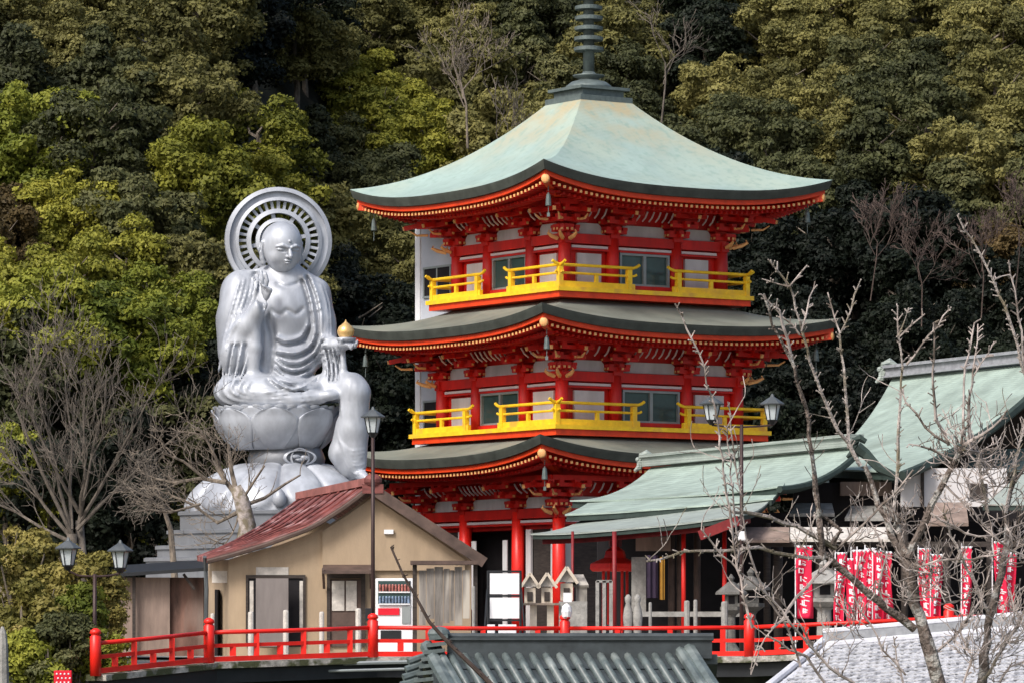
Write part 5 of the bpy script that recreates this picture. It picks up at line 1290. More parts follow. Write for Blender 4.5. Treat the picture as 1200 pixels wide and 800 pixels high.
# small dotted red cloth object and grey stone at the lower left
t = thing('dotted_red_bib', 'red cloth with white dots over a little post in the bushes at the lower left', 'cloth', (hx(73, 101), 101, 9.0))
mb = MB(); Y = 101; mb.bx(hx(63, Y), hx(84, Y), Y, Y + 0.12, hz_(806, Y), hz_(785, Y)); mb.build('cloth', M['bibred'], t, world=True, bevel=0.02)
mb = MB()
for i in range(4):
    for j_ in range(3): mb.ball(tuple(P(66.5 + 4.6 * i + (j_ % 2) * 1.5, 789 + 5 * j_, Y - 0.005)), (0.022, 0.01, 0.022), 6, 4)
mb.build('dots', M['white'], t, world=True)
mb = MB(); mb.bx(hx(71, Y), hx(76, Y), Y + 0.03, Y + 0.09, 7.4, hz_(806, Y)); mb.build('post', M['darkwood'], t, world=True)
mb = MB(); Y = 100; mb.lathe([(0.16, 7.3), (0.14, 9.6), (0.12, 10.1), (0.09, 10.35), (0.03, 10.5)], 8, (hx(3, Y), Y, 0)); single(mb, 'stone_marker', M['stone'], 'grey stone marker standing at the lower left edge of the bushes', 'marker')

# ================================================================== dark tiled roof in the foreground
TYR = 55.0; q = 1 / pxm(TYR)
xl = hx(500, TYR); xr = hx(836, TYR)
tr_ = thing('tiled_house', 'small house seen only by its dark grey round-tiled roof and ridge below the red railing', 'house', ((xl + xr) / 2, TYR, 3.9))
zr = hz_(766, TYR); run = 3.0; drop = 1.75
# tiles lean to the right as they come down (roof seen from the left), so the roof is turned a little
sk = 0.75
def rf(u, v): return Vector((xl - 0.05 + (xr - xl - 0.22) * u + sk * v * 1.6, TYR - run * v, zr - drop * v - 0.10 * math.sin(math.pi * v)))
mb = MB(); mb.slab(rf, 20, 10, (0, 0, -0.12)); rfm = mb.build('roof_bed', M['tileband'], tr_, world=True)
n = 18
mb = MB()
for i in range(n + 1):
    u = 0.045 + 0.91 * i / n
    vv = []; rr_ = []
    for k in range(12):
        v0 = 0.02 + k / 12 * 0.97; v1 = v0 + 0.97 / 12
        vv += [v0, v1 - 0.002]; rr_ += [0.049, 0.054]
    mb.tube([rf(u, q_) + Vector((0, 0, 0.035)) for q_ in vv], rr_, 8)
mb.build('cover_tiles', M['tile'], rfm, world=True, smooth=True)
mb = MB()
for i in range(n):
    u = 0.045 + 0.91 * (i + 0.5) / n
    for k in range(12):
        v0 = 0.02 + k / 12 * 0.97; a = rf(u, v0) + Vector((0, 0, 0.012)); b = rf(u, min(1, v0 + 0.084)) + Vector((0, 0, 0.034)); mb.bar(a, b, 0.12, 0.018)
mb.build('pan_tiles', M['tileband'], rfm, world=True)
mb = MB(); mb.bx(xl + 0.25, xr - 0.02, TYR - 0.10, TYR + 0.12, zr - 0.05, zr + 0.17); mb.bx(xl + 0.2, xr, TYR - 0.13, TYR + 0.15, zr + 0.172, zr + 0.20); rdg = mb.build('ridge', M['tileband'], tr_, world=True)
mb = MB(); mb.tube([(xl + 0.1, TYR, zr + 0.21), (xr, TYR, zr + 0.21)], 0.05, 8); mb.build('ridge_cap', M['tileband'], rdg, world=True)
mb = MB()                                             # gable verge rolls on both sides and stacked end tiles
for u_ in (0.015, 0.985):
    mb = MB(); mb.tube([rf(u_, v / 10) + Vector((0, 0, 0.10)) for v in range(11)], 0.085, 8); mb.tube([rf(u_ + 0.035 * (1 if u_ < .5 else -1), v / 10) + Vector((0, 0, 0.08)) for v in range(11)], 0.07, 8); mb.build('verge_tiles', M['tile'], tr_, world=True)

mb = MB()
for k in range(7):
    c = Vector((xl + 0.14 - 0.02 * k, TYR - 0.12 - 0.02 * k, zr + 0.20 - 0.085 * k)); mb.bar(c - Vector((0.11 + 0.01 * k, 0, 0.01)), c + Vector((0.12, 0, 0.02)), 0.20, 0.045)
mb.ball((xl + 0.15, TYR - 0.1, zr + 0.25), (0.14, 0.1, 0.09), 10, 6); mb.build('end_ornament', M['tile'], rdg, world=True)
mb = MB()
for k in range(9):                                    # left hip tiles seen from the side
    a = Vector((xl - 0.02 - 0.02 * k, TYR - 0.15 - 0.03 * k, zr - 0.02 - 0.095 * k)); mb.tube([a, a + Vector((-0.20 - 0.01 * k, -0.08, -0.07))], [0.04, 0.045], 7)
mb.build('hip_tiles', M['tile'], tr_, world=True)
mb = MB(); mb.slab(lambda u, v: Vector((xl - 0.05 + (xr - xl + 0.1) * u, TYR + 2.6 * v, zr - 1.5 * v)), 4, 4, (0, 0, -0.12)); mb.build('rear_slope', M['tile'], tr_, world=True)
mb = MB(); mb.bx(xl + 0.3, xr - 0.2, TYR - 2.0, TYR + 2.0, 3.4, zr - 1.35); mb.build('wall', M['stucco'], tr_, world=True)
mb = MB(); mb.poly_solid([Vector((xl + 0.31, TYR - 2.0, zr - 1.36)), Vector((xl + 0.31, TYR + 2.0, zr - 1.36)), Vector((xl + 0.31, TYR, zr - 0.2))], (0.1, 0, 0)); mb.poly_solid([Vector((xr - 0.31, TYR - 2.0, zr - 1.36)), Vector((xr - 0.31, TYR + 2.0, zr - 1.36)), Vector((xr - 0.31, TYR, zr - 0.2))], (0.1, 0, 0)); mb.build('gable', M['stucco'], tr_, world=True, fix=True)
# small cylindrical ridge end at right
# ================================================================== pale roof at the lower right
W0 = 66.0
wr = thing('pale_roofed_house', 'house with a bleached pale grey tiled roof and grey ridge at the lower right', 'house', (hx(1100, W0), W0, 4))
A = P(966, 757, W0); B = P(1290, 730, W0 - 4)
dn = Vector((-2.0, -3.2, -1.35))
def wf(u, v): return A.lerp(B, u) + dn * v + Vector((0, 0, -0.05 * math.sin(math.pi * v)))
mb = MB(); mb.slab(wf, 30, 20, (0, 0, -0.12)); wm = mb.build('roof_slope', M['paletile'], wr, world=True)
mb = MB(); rnd = random.Random(9)
for r_ in range(26):
    v0 = 0.02 + r_ / 26 * 0.97
    for k in range(34):
        u0 = (k + 0.5 * (r_ % 2)) / 34
        if u0 + 0.027 > 1: continue
        a = wf(u0 + 0.0135, v0) + Vector((0, 0, 0.02)); b = wf(u0 + 0.0135, v0 + 0.043) + Vector((0, 0, 0.045 + rnd.uniform(-0.006, 0.008)))
        mb.bar(a, b, 0.125, 0.02)
mb.build('tiles', M['paletile'], wm, world=True)
mb = MB(); mb.slab(lambda u, v: wf(0.0, 0).lerp(wf(1, 0), u) + Vector((0, -0.06, 0.13 * (1 - v) + 0.03)), 4, 1, (0, 0.2, 0)); mb.bar(A + Vector((0.05, -0.02, 0.10)), B + Vector((0, -0.02, 0.10)), 0.2, 0.17); rg2 = mb.build('ridge_course', M['greytile'], wr, world=True)
mb = MB(); mb.tube([A + Vector((0.0, -0.02, 0.22)), B + Vector((0, -0.02, 0.22))], 0.045, 8); mb.tube([A + Vector((0.05, -0.16, 0.03)), B + Vector((0, -0.16, 0.03))], 0.05, 8); mb.build('ridge_cap', M['palecap'], rg2, world=True)
mb = MB()
for o_, r_ in ((0.0, 0.055), (0.14, 0.05)): mb.tube([wf(0, v / 12) + Vector((o_, -0.02, 0.10 - o_ * 0.3)) for v in range(13)], r_, 8)
mb.build('verge_tiles', M['palecap'], wr, world=True)
mb = MB(); mb.tube([wf(0, v / 12) + Vector((-0.10, 0.02, -0.06)) for v in range(13)], 0.07, 6); mb.build('verge_board', M['greytile'], wr, world=True)
mb = MB(); mb.slab(lambda u, v: A.lerp(B, u) + Vector((1.0, 2.6, -1.5)) * v, 4, 4, (0, 0, -0.1)); mb.build('rear_slope', M['paletile'], wr, world=True)
mb = MB(); mb.poly_solid([Vector((wf(0, .9).x + .4, wf(0, .9).y, 3.6)), Vector((wf(1, .9).x, wf(1, .9).y, 3.6)), Vector((wf(1, .9).x + 2.5, wf(1, .9).y + 5, 3.6)), Vector((wf(0, .9).x + 2.9, wf(0, .9).y + 5, 3.6))], (0, 0, wf(0, .9).z - 3.95)); mb.build('wall', M['plaster'], wr, world=True, fix=True)
# ================================================================== leafy crowns
def crown_mesh(name, seed, rx, rz, ncl, nleaf, size, clr=(0.85, 1.35), conic=0.0):
    """many leaf-sized faces gathered into clumps; returns mesh data"""
    g = np.random.default_rng(seed)
    cl = []
    while len(cl) < ncl:
        v = g.normal(size=3); v /= np.linalg.norm(v); r = g.uniform(0.30, 1.12) ** 0.6
        z = v[2] * r
        if z < -0.75: continue
        wsc = 1 - conic * (z + 1) / 2
        cl.append((v[0] * r * rx * wsc, v[1] * r * rx * wsc, z * rz, g.uniform(*clr) * (1 - 0.35 * conic * (z + 1) / 2)))
    cl = np.array(cl); w_ = cl[:, 3] ** 2; w_ /= w_.sum()
    k = g.choice(len(cl), nleaf, p=w_)
    n = g.normal(size=(nleaf, 3)); n[:, 2] = np.where(g.random(nleaf) < 0.7, np.abs(n[:, 2]), n[:, 2]); n /= np.linalg.norm(n, axis=1)[:, None]
    rad = cl[k, 3] * g.uniform(0.60, 1.08, nleaf) ** 0.7
    # lumpy clump surface
    lump = 1 + 0.16 * np.sin(n[:, 0] * 5 + k) * np.sin(n[:, 1] * 5 + 2 * k) + 0.10 * np.sin(n[:, 2] * 9 + k)
    c = cl[k, :3] + n * (rad * lump)[:, None] * np.array([1, 1, 0.8])
    nn = n + g.normal(size=(nleaf, 3)) * 0.55 + np.array([0, 0, 0.25]); nn /= np.linalg.norm(nn, axis=1)[:, None]
    a = np.cross(nn, g.normal(size=(nleaf, 3))); a /= np.linalg.norm(a, axis=1)[:, None]; b = np.cross(nn, a)
    s = g.uniform(0.45, 1.55, nleaf)[:, None] * size
    V = np.stack([c - a * s, c - b * s * 0.55, c + a * s, c + b * s * 0.55], 1).reshape(-1, 3)
    Fq = np.arange(nleaf * 4).reshape(-1, 4)
    me = bpy.data.meshes.new(name); me.from_pydata(V.tolist(), [], Fq.tolist()); me.update()
    return me

def trunk_mesh(name, seed, h, r, spread, m_):
    g = random.Random(seed); mb = MB()
    p = [Vector((0, 0, -0.6))]
    for i in range(5): p.append(Vector((g.uniform(-.2, .2) * i * 0.4, g.uniform(-.2, .2) * i * 0.4, h * (i + 1) / 5)))
    mb.tube(p, [r * (1 - 0.13 * i) for i in range(6)], 7)
    for i in range(9):
        z = g.uniform(0.45, 1.0); a = p[2].lerp(p[5], (z - 0.4) / 0.6); th = g.uniform(0, 6.28); L_ = spread * g.uniform(0.5, 1)
        q = [a]
        for k in range(1, 4): q.append(a + Vector((math.cos(th) * L_ * k / 3 + g.uniform(-.15, .15), math.sin(th) * L_ * k / 3 + g.uniform(-.15, .15), L_ * 0.35 * k / 3 + 0.1 * k * k * 0.5)))
        mb.tube(q, [r * 0.4, r * 0.3, r * 0.2, r * 0.08], 5)
    me = bpy.data.meshes.new(name); me.from_pydata(mb.v, [], mb.f); me.materials.append(m_); me.update(); return me

CR = [crown_mesh('crown', 10 + i, 2.5, 2.7, 64, 26000, 0.10, clr=(0.42, 0.95)) for i in range(5)]
CRc = [crown_mesh('crown', 30 + i, 2.3, 3.6, 60, 24000, 0.10, clr=(0.4, 0.9), conic=0.7) for i in range(2)]
CRs = [crown_mesh('crown', 50 + i, 2.7, 2.2, 75, 26000, 0.09, clr=(0.35, 0.8)) for i in range(3)]
TR = [trunk_mesh('trunk', 70 + i, 5.0, 0.2, 2.2, M['bark']) for i in range(3)]
for me in CR + CRc + CRs: me.materials.append(L_OLV)
SPEC = {'yellow': (L_YEL, 'yellow-green', CR + CRs), 'olive': (L_OLV, 'olive green', CR + CRs), 'dark': (L_DRK, 'dark evergreen', CR + CRc),
        'green': (L_GRN, 'fresh green', CRs + CR), 'brown': (L_BRN, 'brownish olive', CRs), 'black': (L_SHD, 'shade-dark green', CR + CRc)}
tid = [0]
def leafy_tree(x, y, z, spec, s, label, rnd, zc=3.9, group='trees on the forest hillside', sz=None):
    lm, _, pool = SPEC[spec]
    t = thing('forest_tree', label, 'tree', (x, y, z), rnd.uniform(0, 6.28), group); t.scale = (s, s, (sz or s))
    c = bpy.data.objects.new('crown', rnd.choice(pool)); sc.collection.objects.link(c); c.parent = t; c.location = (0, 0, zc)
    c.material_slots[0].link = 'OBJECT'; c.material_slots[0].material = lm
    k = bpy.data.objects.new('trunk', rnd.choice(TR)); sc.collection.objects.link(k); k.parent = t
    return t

ZN = """30,60,dark 90,40,olive 60,120,green 190,30,olive 240,20,olive 310,-15,black 150,90,dark 205,90,olive 240,60,olive 290,80,olive 335,85,brown 200,150,olive 120,205,dark 30,215,brown 60,250,dark
110,245,yellow 160,150,dark 170,205,dark 225,130,olive 260,150,yellow 320,150,yellow 250,200,yellow 200,235,olive 380,60,olive 430,30,olive 470,80,yellow 420,110,yellow 400,160,dark 490,150,yellow 540,160,yellow
540,90,olive 500,30,olive 580,50,dark 620,80,dark 600,140,olive 560,190,dark 450,200,dark 420,250,olive 440,310,olive 410,380,black 100,300,yellow 50,315,yellow 150,290,yellow 60,360,green 160,350,green 230,300,olive
240,255,yellow 200,345,green 240,380,dark 20,400,yellow 0,120,dark 20,20,olive 730,30,olive 760,80,dark 800,20,black 800,90,dark 780,150,dark 860,30,olive 930,50,olive 900,120,olive 960,100,olive 1000,60,dark
1040,30,olive 1000,150,olive 930,170,olive 1080,80,dark 1100,130,dark 1150,30,olive 1180,100,olive 1150,160,olive 1040,180,dark 1090,220,dark 870,170,dark 960,220,dark 1120,180,olive 1190,200,dark
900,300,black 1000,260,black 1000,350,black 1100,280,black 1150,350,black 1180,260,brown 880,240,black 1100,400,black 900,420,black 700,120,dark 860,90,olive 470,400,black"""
ZN = [(float(a), float(b), c) for a, b, c in (t.split(',') for t in ZN.split())]
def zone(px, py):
    """leaf tone at this spot of the hillside, shade included (nearest of the noted stands)"""
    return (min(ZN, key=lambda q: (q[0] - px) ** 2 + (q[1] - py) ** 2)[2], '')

HZ = [(45, 'at the left edge'), (105, 'a little in from the left edge'), (165, 'well left of the halo'), (225, 'left of the halo'), (285, 'over the left rim of the halo'), (345, 'straight above the statue\'s head'),
      (405, 'over the right rim of the halo'), (460, 'above the top roof\'s left tip'), (515, 'above the left roof slope'), (570, 'above mid left roof slope'), (625, 'upper part of the left roof slope'), (680, 'just left of the spire'),
      (740, 'just right of the spire'), (795, 'upper part of the right roof slope'), (850, 'above mid right roof slope'), (905, 'lower right roof slope'), (960, 'near the top roof\'s right tip'), (1015, 'just past the right roof tip'),
      (1070, 'above the temple ridge\'s left end'), (1130, 'above the temple ridge'), (1180, 'a little in from the right edge'), (9999, 'at the right edge')]
def horiz_(px):
    for q, s in HZ:
        if px < q: return s
def vert_(py):
    for q, s in ((0, 'cut by the top edge'), (35, 'along the top edge'), (75, 'just under the top edge'), (115, 'level with the spire base'), (155, 'level with the top roof'), (200, 'above the top eave'), (245, 'at halo-top height'), (290, 'level with the statue\'s face'),
                 (335, 'at shoulder height of the statue'), (390, 'level with the golden jewel'), (450, 'level with the statue\'s lap'), (9999, 'low down behind the buildings')):
        if py < q: return s
rnd = random.Random(21); n_tree = 0
y = 178.0; row = 0
def px_of(x, y): return 600 + x / y * F
def py_of(z, y): return 760 - (z - CZ) / y * F
while y < 330:
    step = 3.9 + (y - 178) * 0.010
    x = -0.118 * y - 3 + (row % 2) * 2.4
    while x < 0.118 * y + 3:
        xx = x + rnd.uniform(-1.1, 1.1); yy = y + rnd.uniform(-1.4, 1.4); hb = hill_base(xx); x += 4.5 + rnd.uniform(-0.3, 0.3)
        if yy < hb + 1.5: continue
        z = ground_z(xx, yy); px = px_of(xx, yy); pc = py_of(z + 5.5, yy)
        if pc < -75 or pc > 760: continue
        # hidden behind the pagoda body or the statue
        if 545 < px < 835 and pc > 275: continue
        if 285 < px < 372 and pc > 330: continue
        sp_, where = zone(px, pc)
        # dark gaps between crowns
        gap = mnoise.noise(Vector((xx * 0.16, yy * 0.16, 7)))
        if gap < -0.55: continue
        s = rnd.uniform(0.88, 1.2)
        if sp_ in ('black',): s *= 1.05
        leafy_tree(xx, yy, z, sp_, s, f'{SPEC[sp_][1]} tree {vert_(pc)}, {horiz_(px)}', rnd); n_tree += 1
    y += step; row += 1
from collections import defaultdict
gr_ = defaultdict(list)
for o in sc.objects:
    if o.parent is None and o.name.startswith('forest_tree'): gr_[o['label']].append(o)
for lb, os_ in gr_.items():
    if len(os_) < 2: continue
    os_.sort(key=lambda o: px_of(o.location.x, o.location.y))
    wd = {2: ['left', 'right'], 3: ['left', 'middle', 'right'], 4: ['leftmost', 'inner left', 'inner right', 'rightmost']}.get(len(os_), [''] * 9)
    for o, w_ in zip(os_, wd): o['label'] = (w_ + ' ' + lb).strip()

# the wood goes on up the slope and to both sides, beyond what the picture shows: one continuous mass
gg = np.random.default_rng(5); rw = random.Random(6); VV = []
y = 180.0
while y < 400:
    x = -150.0
    while x < 150:
        xx = x + rw.uniform(-1.5, 1.5); yy = y + rw.uniform(-1.5, 1.5); x += 6.0
        if yy < hill_base(xx) + 2: continue
        z = ground_z(xx, min(yy, 420)); px = px_of(xx, yy); pc = py_of(z + 5.5, yy)
        if -90 < px < 1290 and pc > -95: continue
        if abs(xx) > 75 + (yy - 180) * 0.5: continue
        nl = 420; n = gg.normal(size=(nl, 3)); n[:, 2] = np.abs(n[:, 2]) * 1.1 - 0.25; n /= np.linalg.norm(n, axis=1)[:, None]
        c = np.array([xx, yy, z + 3.6]) + n * np.array([3.2, 3.2, 3.4]) * (1 + 0.18 * np.sin(n[:, :1] * 7 + xx) * np.sin(n[:, 1:2] * 7 + yy)) * gg.uniform(0.75, 1.05, (nl, 1))
        nn = n + gg.normal(size=(nl, 3)) * 0.5; nn /= np.linalg.norm(nn, axis=1)[:, None]
        a = np.cross(nn, gg.normal(size=(nl, 3))); a /= np.linalg.norm(a, axis=1)[:, None]; b = np.cross(nn, a); s = gg.uniform(0.2, 0.5, (nl, 1))
        VV.append(np.stack([c - a * s, c - b * s * 0.6, c + a * s, c + b * s * 0.6], 1).reshape(-1, 3))
    y += 5.5
VV = np.concatenate(VV); me = bpy.data.meshes.new('far_wood'); me.from_pydata(VV.tolist(), [], np.arange(len(VV)).reshape(-1, 4).tolist()); me.materials.append(L_OLV); me.update()
o = bpy.data.objects.new('far_wood', me); sc.collection.objects.link(o); tag(o, 'continuous olive wood covering the upper and outer hillside beyond the single trees', 'wood', None, 'stuff')

# nearer trees at the left, in front of the slope
for (px, py, Y, sp_, s, lab) in ((40, 395, 170, 'green', 1.05, 'big rounded fresh green tree at the left edge above the bare tree'), (115, 400, 171, 'green', 1.05, 'rounded fresh green tree left of the statue\'s shoulder'),
        (175, 430, 172, 'green', 0.9, 'fresh green tree crown just left of the statue\'s elbow'), (20, 470, 168, 'dark', 1.0, 'dark tree behind the bare branches at the left edge'), (95, 500, 170, 'dark', 1.0, 'dark tree behind the middle of the big bare tree'),
        (180, 520, 171, 'dark', 0.95, 'dark tree behind the right side of the big bare tree'), (225, 480, 173, 'black', 0.9, 'shade-dark tree close to the left of the lotus throne'), (60, 590, 165, 'black', 1.0, 'shade-dark tree above the golden bushes, left of the bare trunk'), (150, 600, 166, 'black', 1.0, 'shade-dark tree right of the bare trunk behind the lamp'), (5, 560, 165, 'green', 0.8, 'green tree at the left edge below the bare branches')):
    zc = CZ + (760 - py) / F * Y
    leafy_tree(hx(px, Y), Y, zc - 5.0 * s, sp_, s, lab, rnd, zc=5.0, group='trees behind the bare tree')

# golden bushes at the lower left
BU = [crown_mesh('foliage', 90 + i, 0.85, 0.9, 16, 7000, 0.055, clr=(0.25, 0.5)) for i in range(3)]
for me in BU: me.materials.append(L_BUSH)
bl2 = [(20, 690, 1.1), (55, 670, 1.0), (92, 690, 1.0), (30, 740, 1.2), (75, 735, 1.0), (10, 780, 1.1), (115, 720, 0.8), (50, 790, 1.0), (100, 770, 0.9), (5, 650, 0.9), (75, 655, 0.7), (130, 700, 0.6)]
for i, (px, py, s) in enumerate(bl2):
    Y = 107 + 0.9 * ((740 - py) / 20) ; Y = max(102.5, min(117, Y))
    if px > 108: Y = max(Y, 112)
    zc = hz_(py, Y); t = thing('bush', 'golden green bush in the lower left thicket, ' + ['at the left edge under the bare tree', 'below the left lamp head', 'beside the lamp pole', 'large one in the middle left', 'left of the first red post', 'at the very bottom left corner', 'behind the first red post', 'at the bottom above the dotted red cloth', 'just left of the first red post', 'topmost at the left edge', 'topmost under the lamp heads', 'in front of the brown shed\'s left corner'][i], 'bush', (hx(px, Y), Y, zc - 1.0), i * 1.3, 'bushes at the lower left')
    t.scale = (s, s, s)
    c = bpy.data.objects.new('foliage', BU[i % 3]); sc.collection.objects.link(c); c.parent = t; c.location = (0, 0, 1.0)
    if i in (4, 7, 8): c.material_slots[0].link = 'OBJECT'; c.material_slots[0].material = L_GRN
    mb = MB(); rr_ = random.Random(i)
    for k in range(9): mb.tube([(0.1 * math.cos(k), 0.1 * math.sin(k), -0.9), (0.25 * math.cos(k * 2.1), 0.25 * math.sin(k * 2.1), 0.5), (0.6 * math.cos(k * 2.1), 0.6 * math.sin(k * 2.1), 1.1 + rr_.uniform(0, 0.7))], [0.03, 0.022, 0.01], 4)
    mb.build('stems', M['bark'], t)
mb_dark = [(60, 770, 1.0, 104.5, 'dark green shrub in front of the golden bushes, left of the first red post'), (85, 745, 0.75, 105, 'small dark green shrub left of the first red post')]
for px, py, s, Y, lab in mb_dark:
    zc = hz_(py, Y); t = thing('shrub', lab, 'bush', (hx(px, Y), Y, zc - 1.0), 0.4); t.scale = (s, s, s)
    c = bpy.data.objects.new('foliage', BU[1]); sc.collection.objects.link(c); c.parent = t; c.location = (0, 0, 1.0); c.material_slots[0].link = 'OBJECT'; c.material_slots[0].material = L_DRK
    mb = MB(); [mb.tube([(0.1 * math.cos(k), 0.1 * math.sin(k), -0.9), (0.4 * math.cos(k * 2.1), 0.4 * math.sin(k * 2.1), 1.2)], [0.03, 0.012], 4) for k in range(6)]; mb.build('stems', M['bark'], t)

# ================================================================== bare trees
def grow(mb, p, d, L_, r, depth, g, up=0.15, spread=0.6, wig=0.18, nch=(2, 4), ratio=0.68, sides=5, rmin=0.006, minup=None):
    n = 5; pts_ = [p.copy()]; rs_l = [r]; dd = d.normalized(); q = p.copy()
    for i in range(n):
        dd = (dd + Vector((g.uniform(-wig, wig), g.uniform(-wig, wig), g.uniform(-wig, wig) + up * 0.3))).normalized()
        q = q + dd * (L_ / n); pts_.append(q.copy()); rs_l.append(max(rmin, r * (1 - 0.42 * (i + 1) / n)))
    mb.tube(pts_, rs_l, sides if r > 0.03 else (4 if r > 0.012 else 3), caps=False)
    if depth <= 0: return
    for k in range(g.randint(*nch) + (1 if depth > 2 else 0)):
        f = g.uniform(0.35, 1.0) if k else 1.0; i = min(n, int(f * n + 0.5)); b = pts_[i]
        axis = Vector((g.uniform(-1, 1), g.uniform(-1, 1), g.uniform(-1, 1))).normalized()
        nd = (dd + axis * spread * g.uniform(0.5, 1.3) + Vector((0, 0, up))).normalized()
        grow(mb, b, nd, L_ * ratio * g.uniform(0.75, 1.15), max(rmin, rs_l[i] * 0.68), depth - 1, g, up, spread, wig, nch, ratio, sides, rmin)

# big bare tree at the left
g = random.Random(4); Y = 150.0; base = P(82, 770, Y); base.z = 9.7
bt = thing('bare_tree', 'big leafless grey tree fanning out at the left behind the golden bushes and lamp', 'tree', tuple(base))
mb = MB(); tp = P(84, 625, Y); mb.tube([base, base.lerp(tp, 0.5) + Vector((0.08, 0, 0)), tp], [0.26, 0.20, 0.17], 8); mb.tube([base + Vector((0.3, 0.2, 0)), P(97, 660, Y), P(93, 610, Y + 0.4)], [0.22, 0.16, 0.14], 8); mb.build('trunk', M['greybark'], bt, world=True, smooth=True)
mb = MB(); lims = [(84, 625, 20, 480, 60, 400), (84, 625, 60, 520, 40, 425), (84, 620, 85, 520, 75, 420), (93, 610, 110, 520, 125, 430), (93, 612, 140, 530, 180, 455), (90, 620, 150, 560, 220, 500), (84, 630, 30, 560, -20, 500), (84, 635, 20, 600, -40, 580), (95, 605, 100, 560, 100, 430), (93, 600, 60, 540, 5, 430)]
for i, (x0, y0, x1, y1, x2, y2) in enumerate(lims):
    d0 = g.uniform(-1.5, 1.5); a = P(x0, y0, Y); b = P((x0 + x1) / 2 + g.uniform(-4, 4), (y0 + y1) / 2, Y + d0 * 0.5); c = P(x1, y1, Y + d0); e = P(x2, y2, Y + d0 * 1.8)
    mid = c.lerp(e, 0.5) + Vector((g.uniform(-.15, .15), 0, g.uniform(-.1, .1)))
    mb.tube([a, b, c, mid, e], [0.075, 0.055, 0.04, 0.026, 0.012], 6)
    for (pa, pb, r) in ((b, c, 0.05), (c, mid, 0.04), (c, mid, 0.035), (mid, e, 0.03), (mid, e, 0.025), (b, c, 0.045), (a, b, 0.04), (b, c, 0.035), (c, mid, 0.03)):
        q = pa.lerp(pb, g.uniform(0.2, 1)); dd = (pb - pa).normalized() + Vector((g.uniform(-.7, .7), g.uniform(-.6, .6), g.uniform(0.0, 0.5)))
        grow(mb, q, dd, 1.15 * g.uniform(0.6, 1.2), r * 0.5, 3, g, up=0.12, spread=0.7, wig=0.2, nch=(2, 3), ratio=0.72, rmin=0.009)
mb.build('branches', M['greybark'], bt, world=True)

# short pollarded tree in front of the statue's base
g = random.Random(8); Y = 139.0; base = P(283, 765, Y); base.z = 9.7
pt_ = thing('pollarded_tree', 'stout grey leafless tree with bushy twigs before the statue base above the hut roof', 'tree', tuple(base))
mb = MB(); mb.tube([base, P(282, 680, Y), P(286, 640, Y), P(290, 615, Y), P(283, 585, Y), P(276, 570, Y)], [0.34, 0.32, 0.29, 0.27, 0.24, 0.18], 9); mb.build('trunk', M['palebark'], pt_, world=True, smooth=True)
mb = MB()
for (pp, r) in (([(285, 592), (310, 583), (335, 566), (352, 556)], 0.075), ([(282, 586), (262, 560), (250, 540)], 0.10), ([(278, 600), (255, 612), (225, 590), (200, 580)], 0.07), ([(276, 572), (270, 545), (268, 520)], 0.085),
                ([(265, 565), (235, 560), (205, 565), (180, 560)], 0.07), ([(262, 555), (245, 520), (232, 500)], 0.05), ([(284, 585), (300, 560), (310, 545)], 0.05), ([(280, 605), (272, 625), (262, 640)], 0.03), ([(240, 560), (215, 540), (190, 530)], 0.05), ([(235, 590), (200, 600), (170, 596)], 0.045)):
    ps = [P(x, y, Y + 0.25 * k * (1 if r > .06 else -1)) for k, (x, y) in enumerate(pp)]
    mb.tube(ps, [r * (1 - 0.2 * k) for k in range(len(ps))], 6)
    for k in range(1, len(ps)):
        for _ in range(3):
            q = ps[k - 1].lerp(ps[k], g.uniform(0.2, 1)); dd = (ps[k] - ps[k - 1]).normalized() * 0.6 + Vector((g.uniform(-.9, .5), g.uniform(-.6, .6), g.uniform(-.1, .8)))
            if q.x > hx(292, Y): 
                if _: continue
                grow(mb, q, dd, 0.5, 0.02, 1, g, rmin=0.008)
            else: grow(mb, q, dd, 0.7 * g.uniform(0.6, 1.2), 0.02, 3, g, up=0.08, spread=0.9, wig=0.26, nch=(1, 3), ratio=0.7, rmin=0.007)
mb.build('branches', M['bark'], pt_, world=True)
# twiggy tree between the bare tree and the statue base
g = random.Random(14); Y = 146.0; base = P(208, 770, Y); base.z = 9.7
tt = thing('twiggy_tree', 'low leafless tree with dense grey twigs between the big bare tree and the statue', 'tree', tuple(base))
mb = MB(); mb.tube([base, P(205, 680, Y), P(200, 620, Y), P(190, 590, Y)], [0.14, 0.12, 0.09, 0.06], 7); mb.build('trunk', M['bark'], tt, world=True)
mb = MB()
for k in range(8):
    dd = Vector((g.uniform(-1.4, 0.7), g.uniform(-.6, .6), g.uniform(0.05, 0.8))); grow(mb, P(195 + g.uniform(-8, 8), 600 - 3 * k, Y), dd, 0.9, 0.025, 4, g, up=-0.02, spread=0.95, wig=0.26, nch=(2, 3), ratio=0.72, rmin=0.008)
mb.build('branches', M['greybark'], tt, world=True)
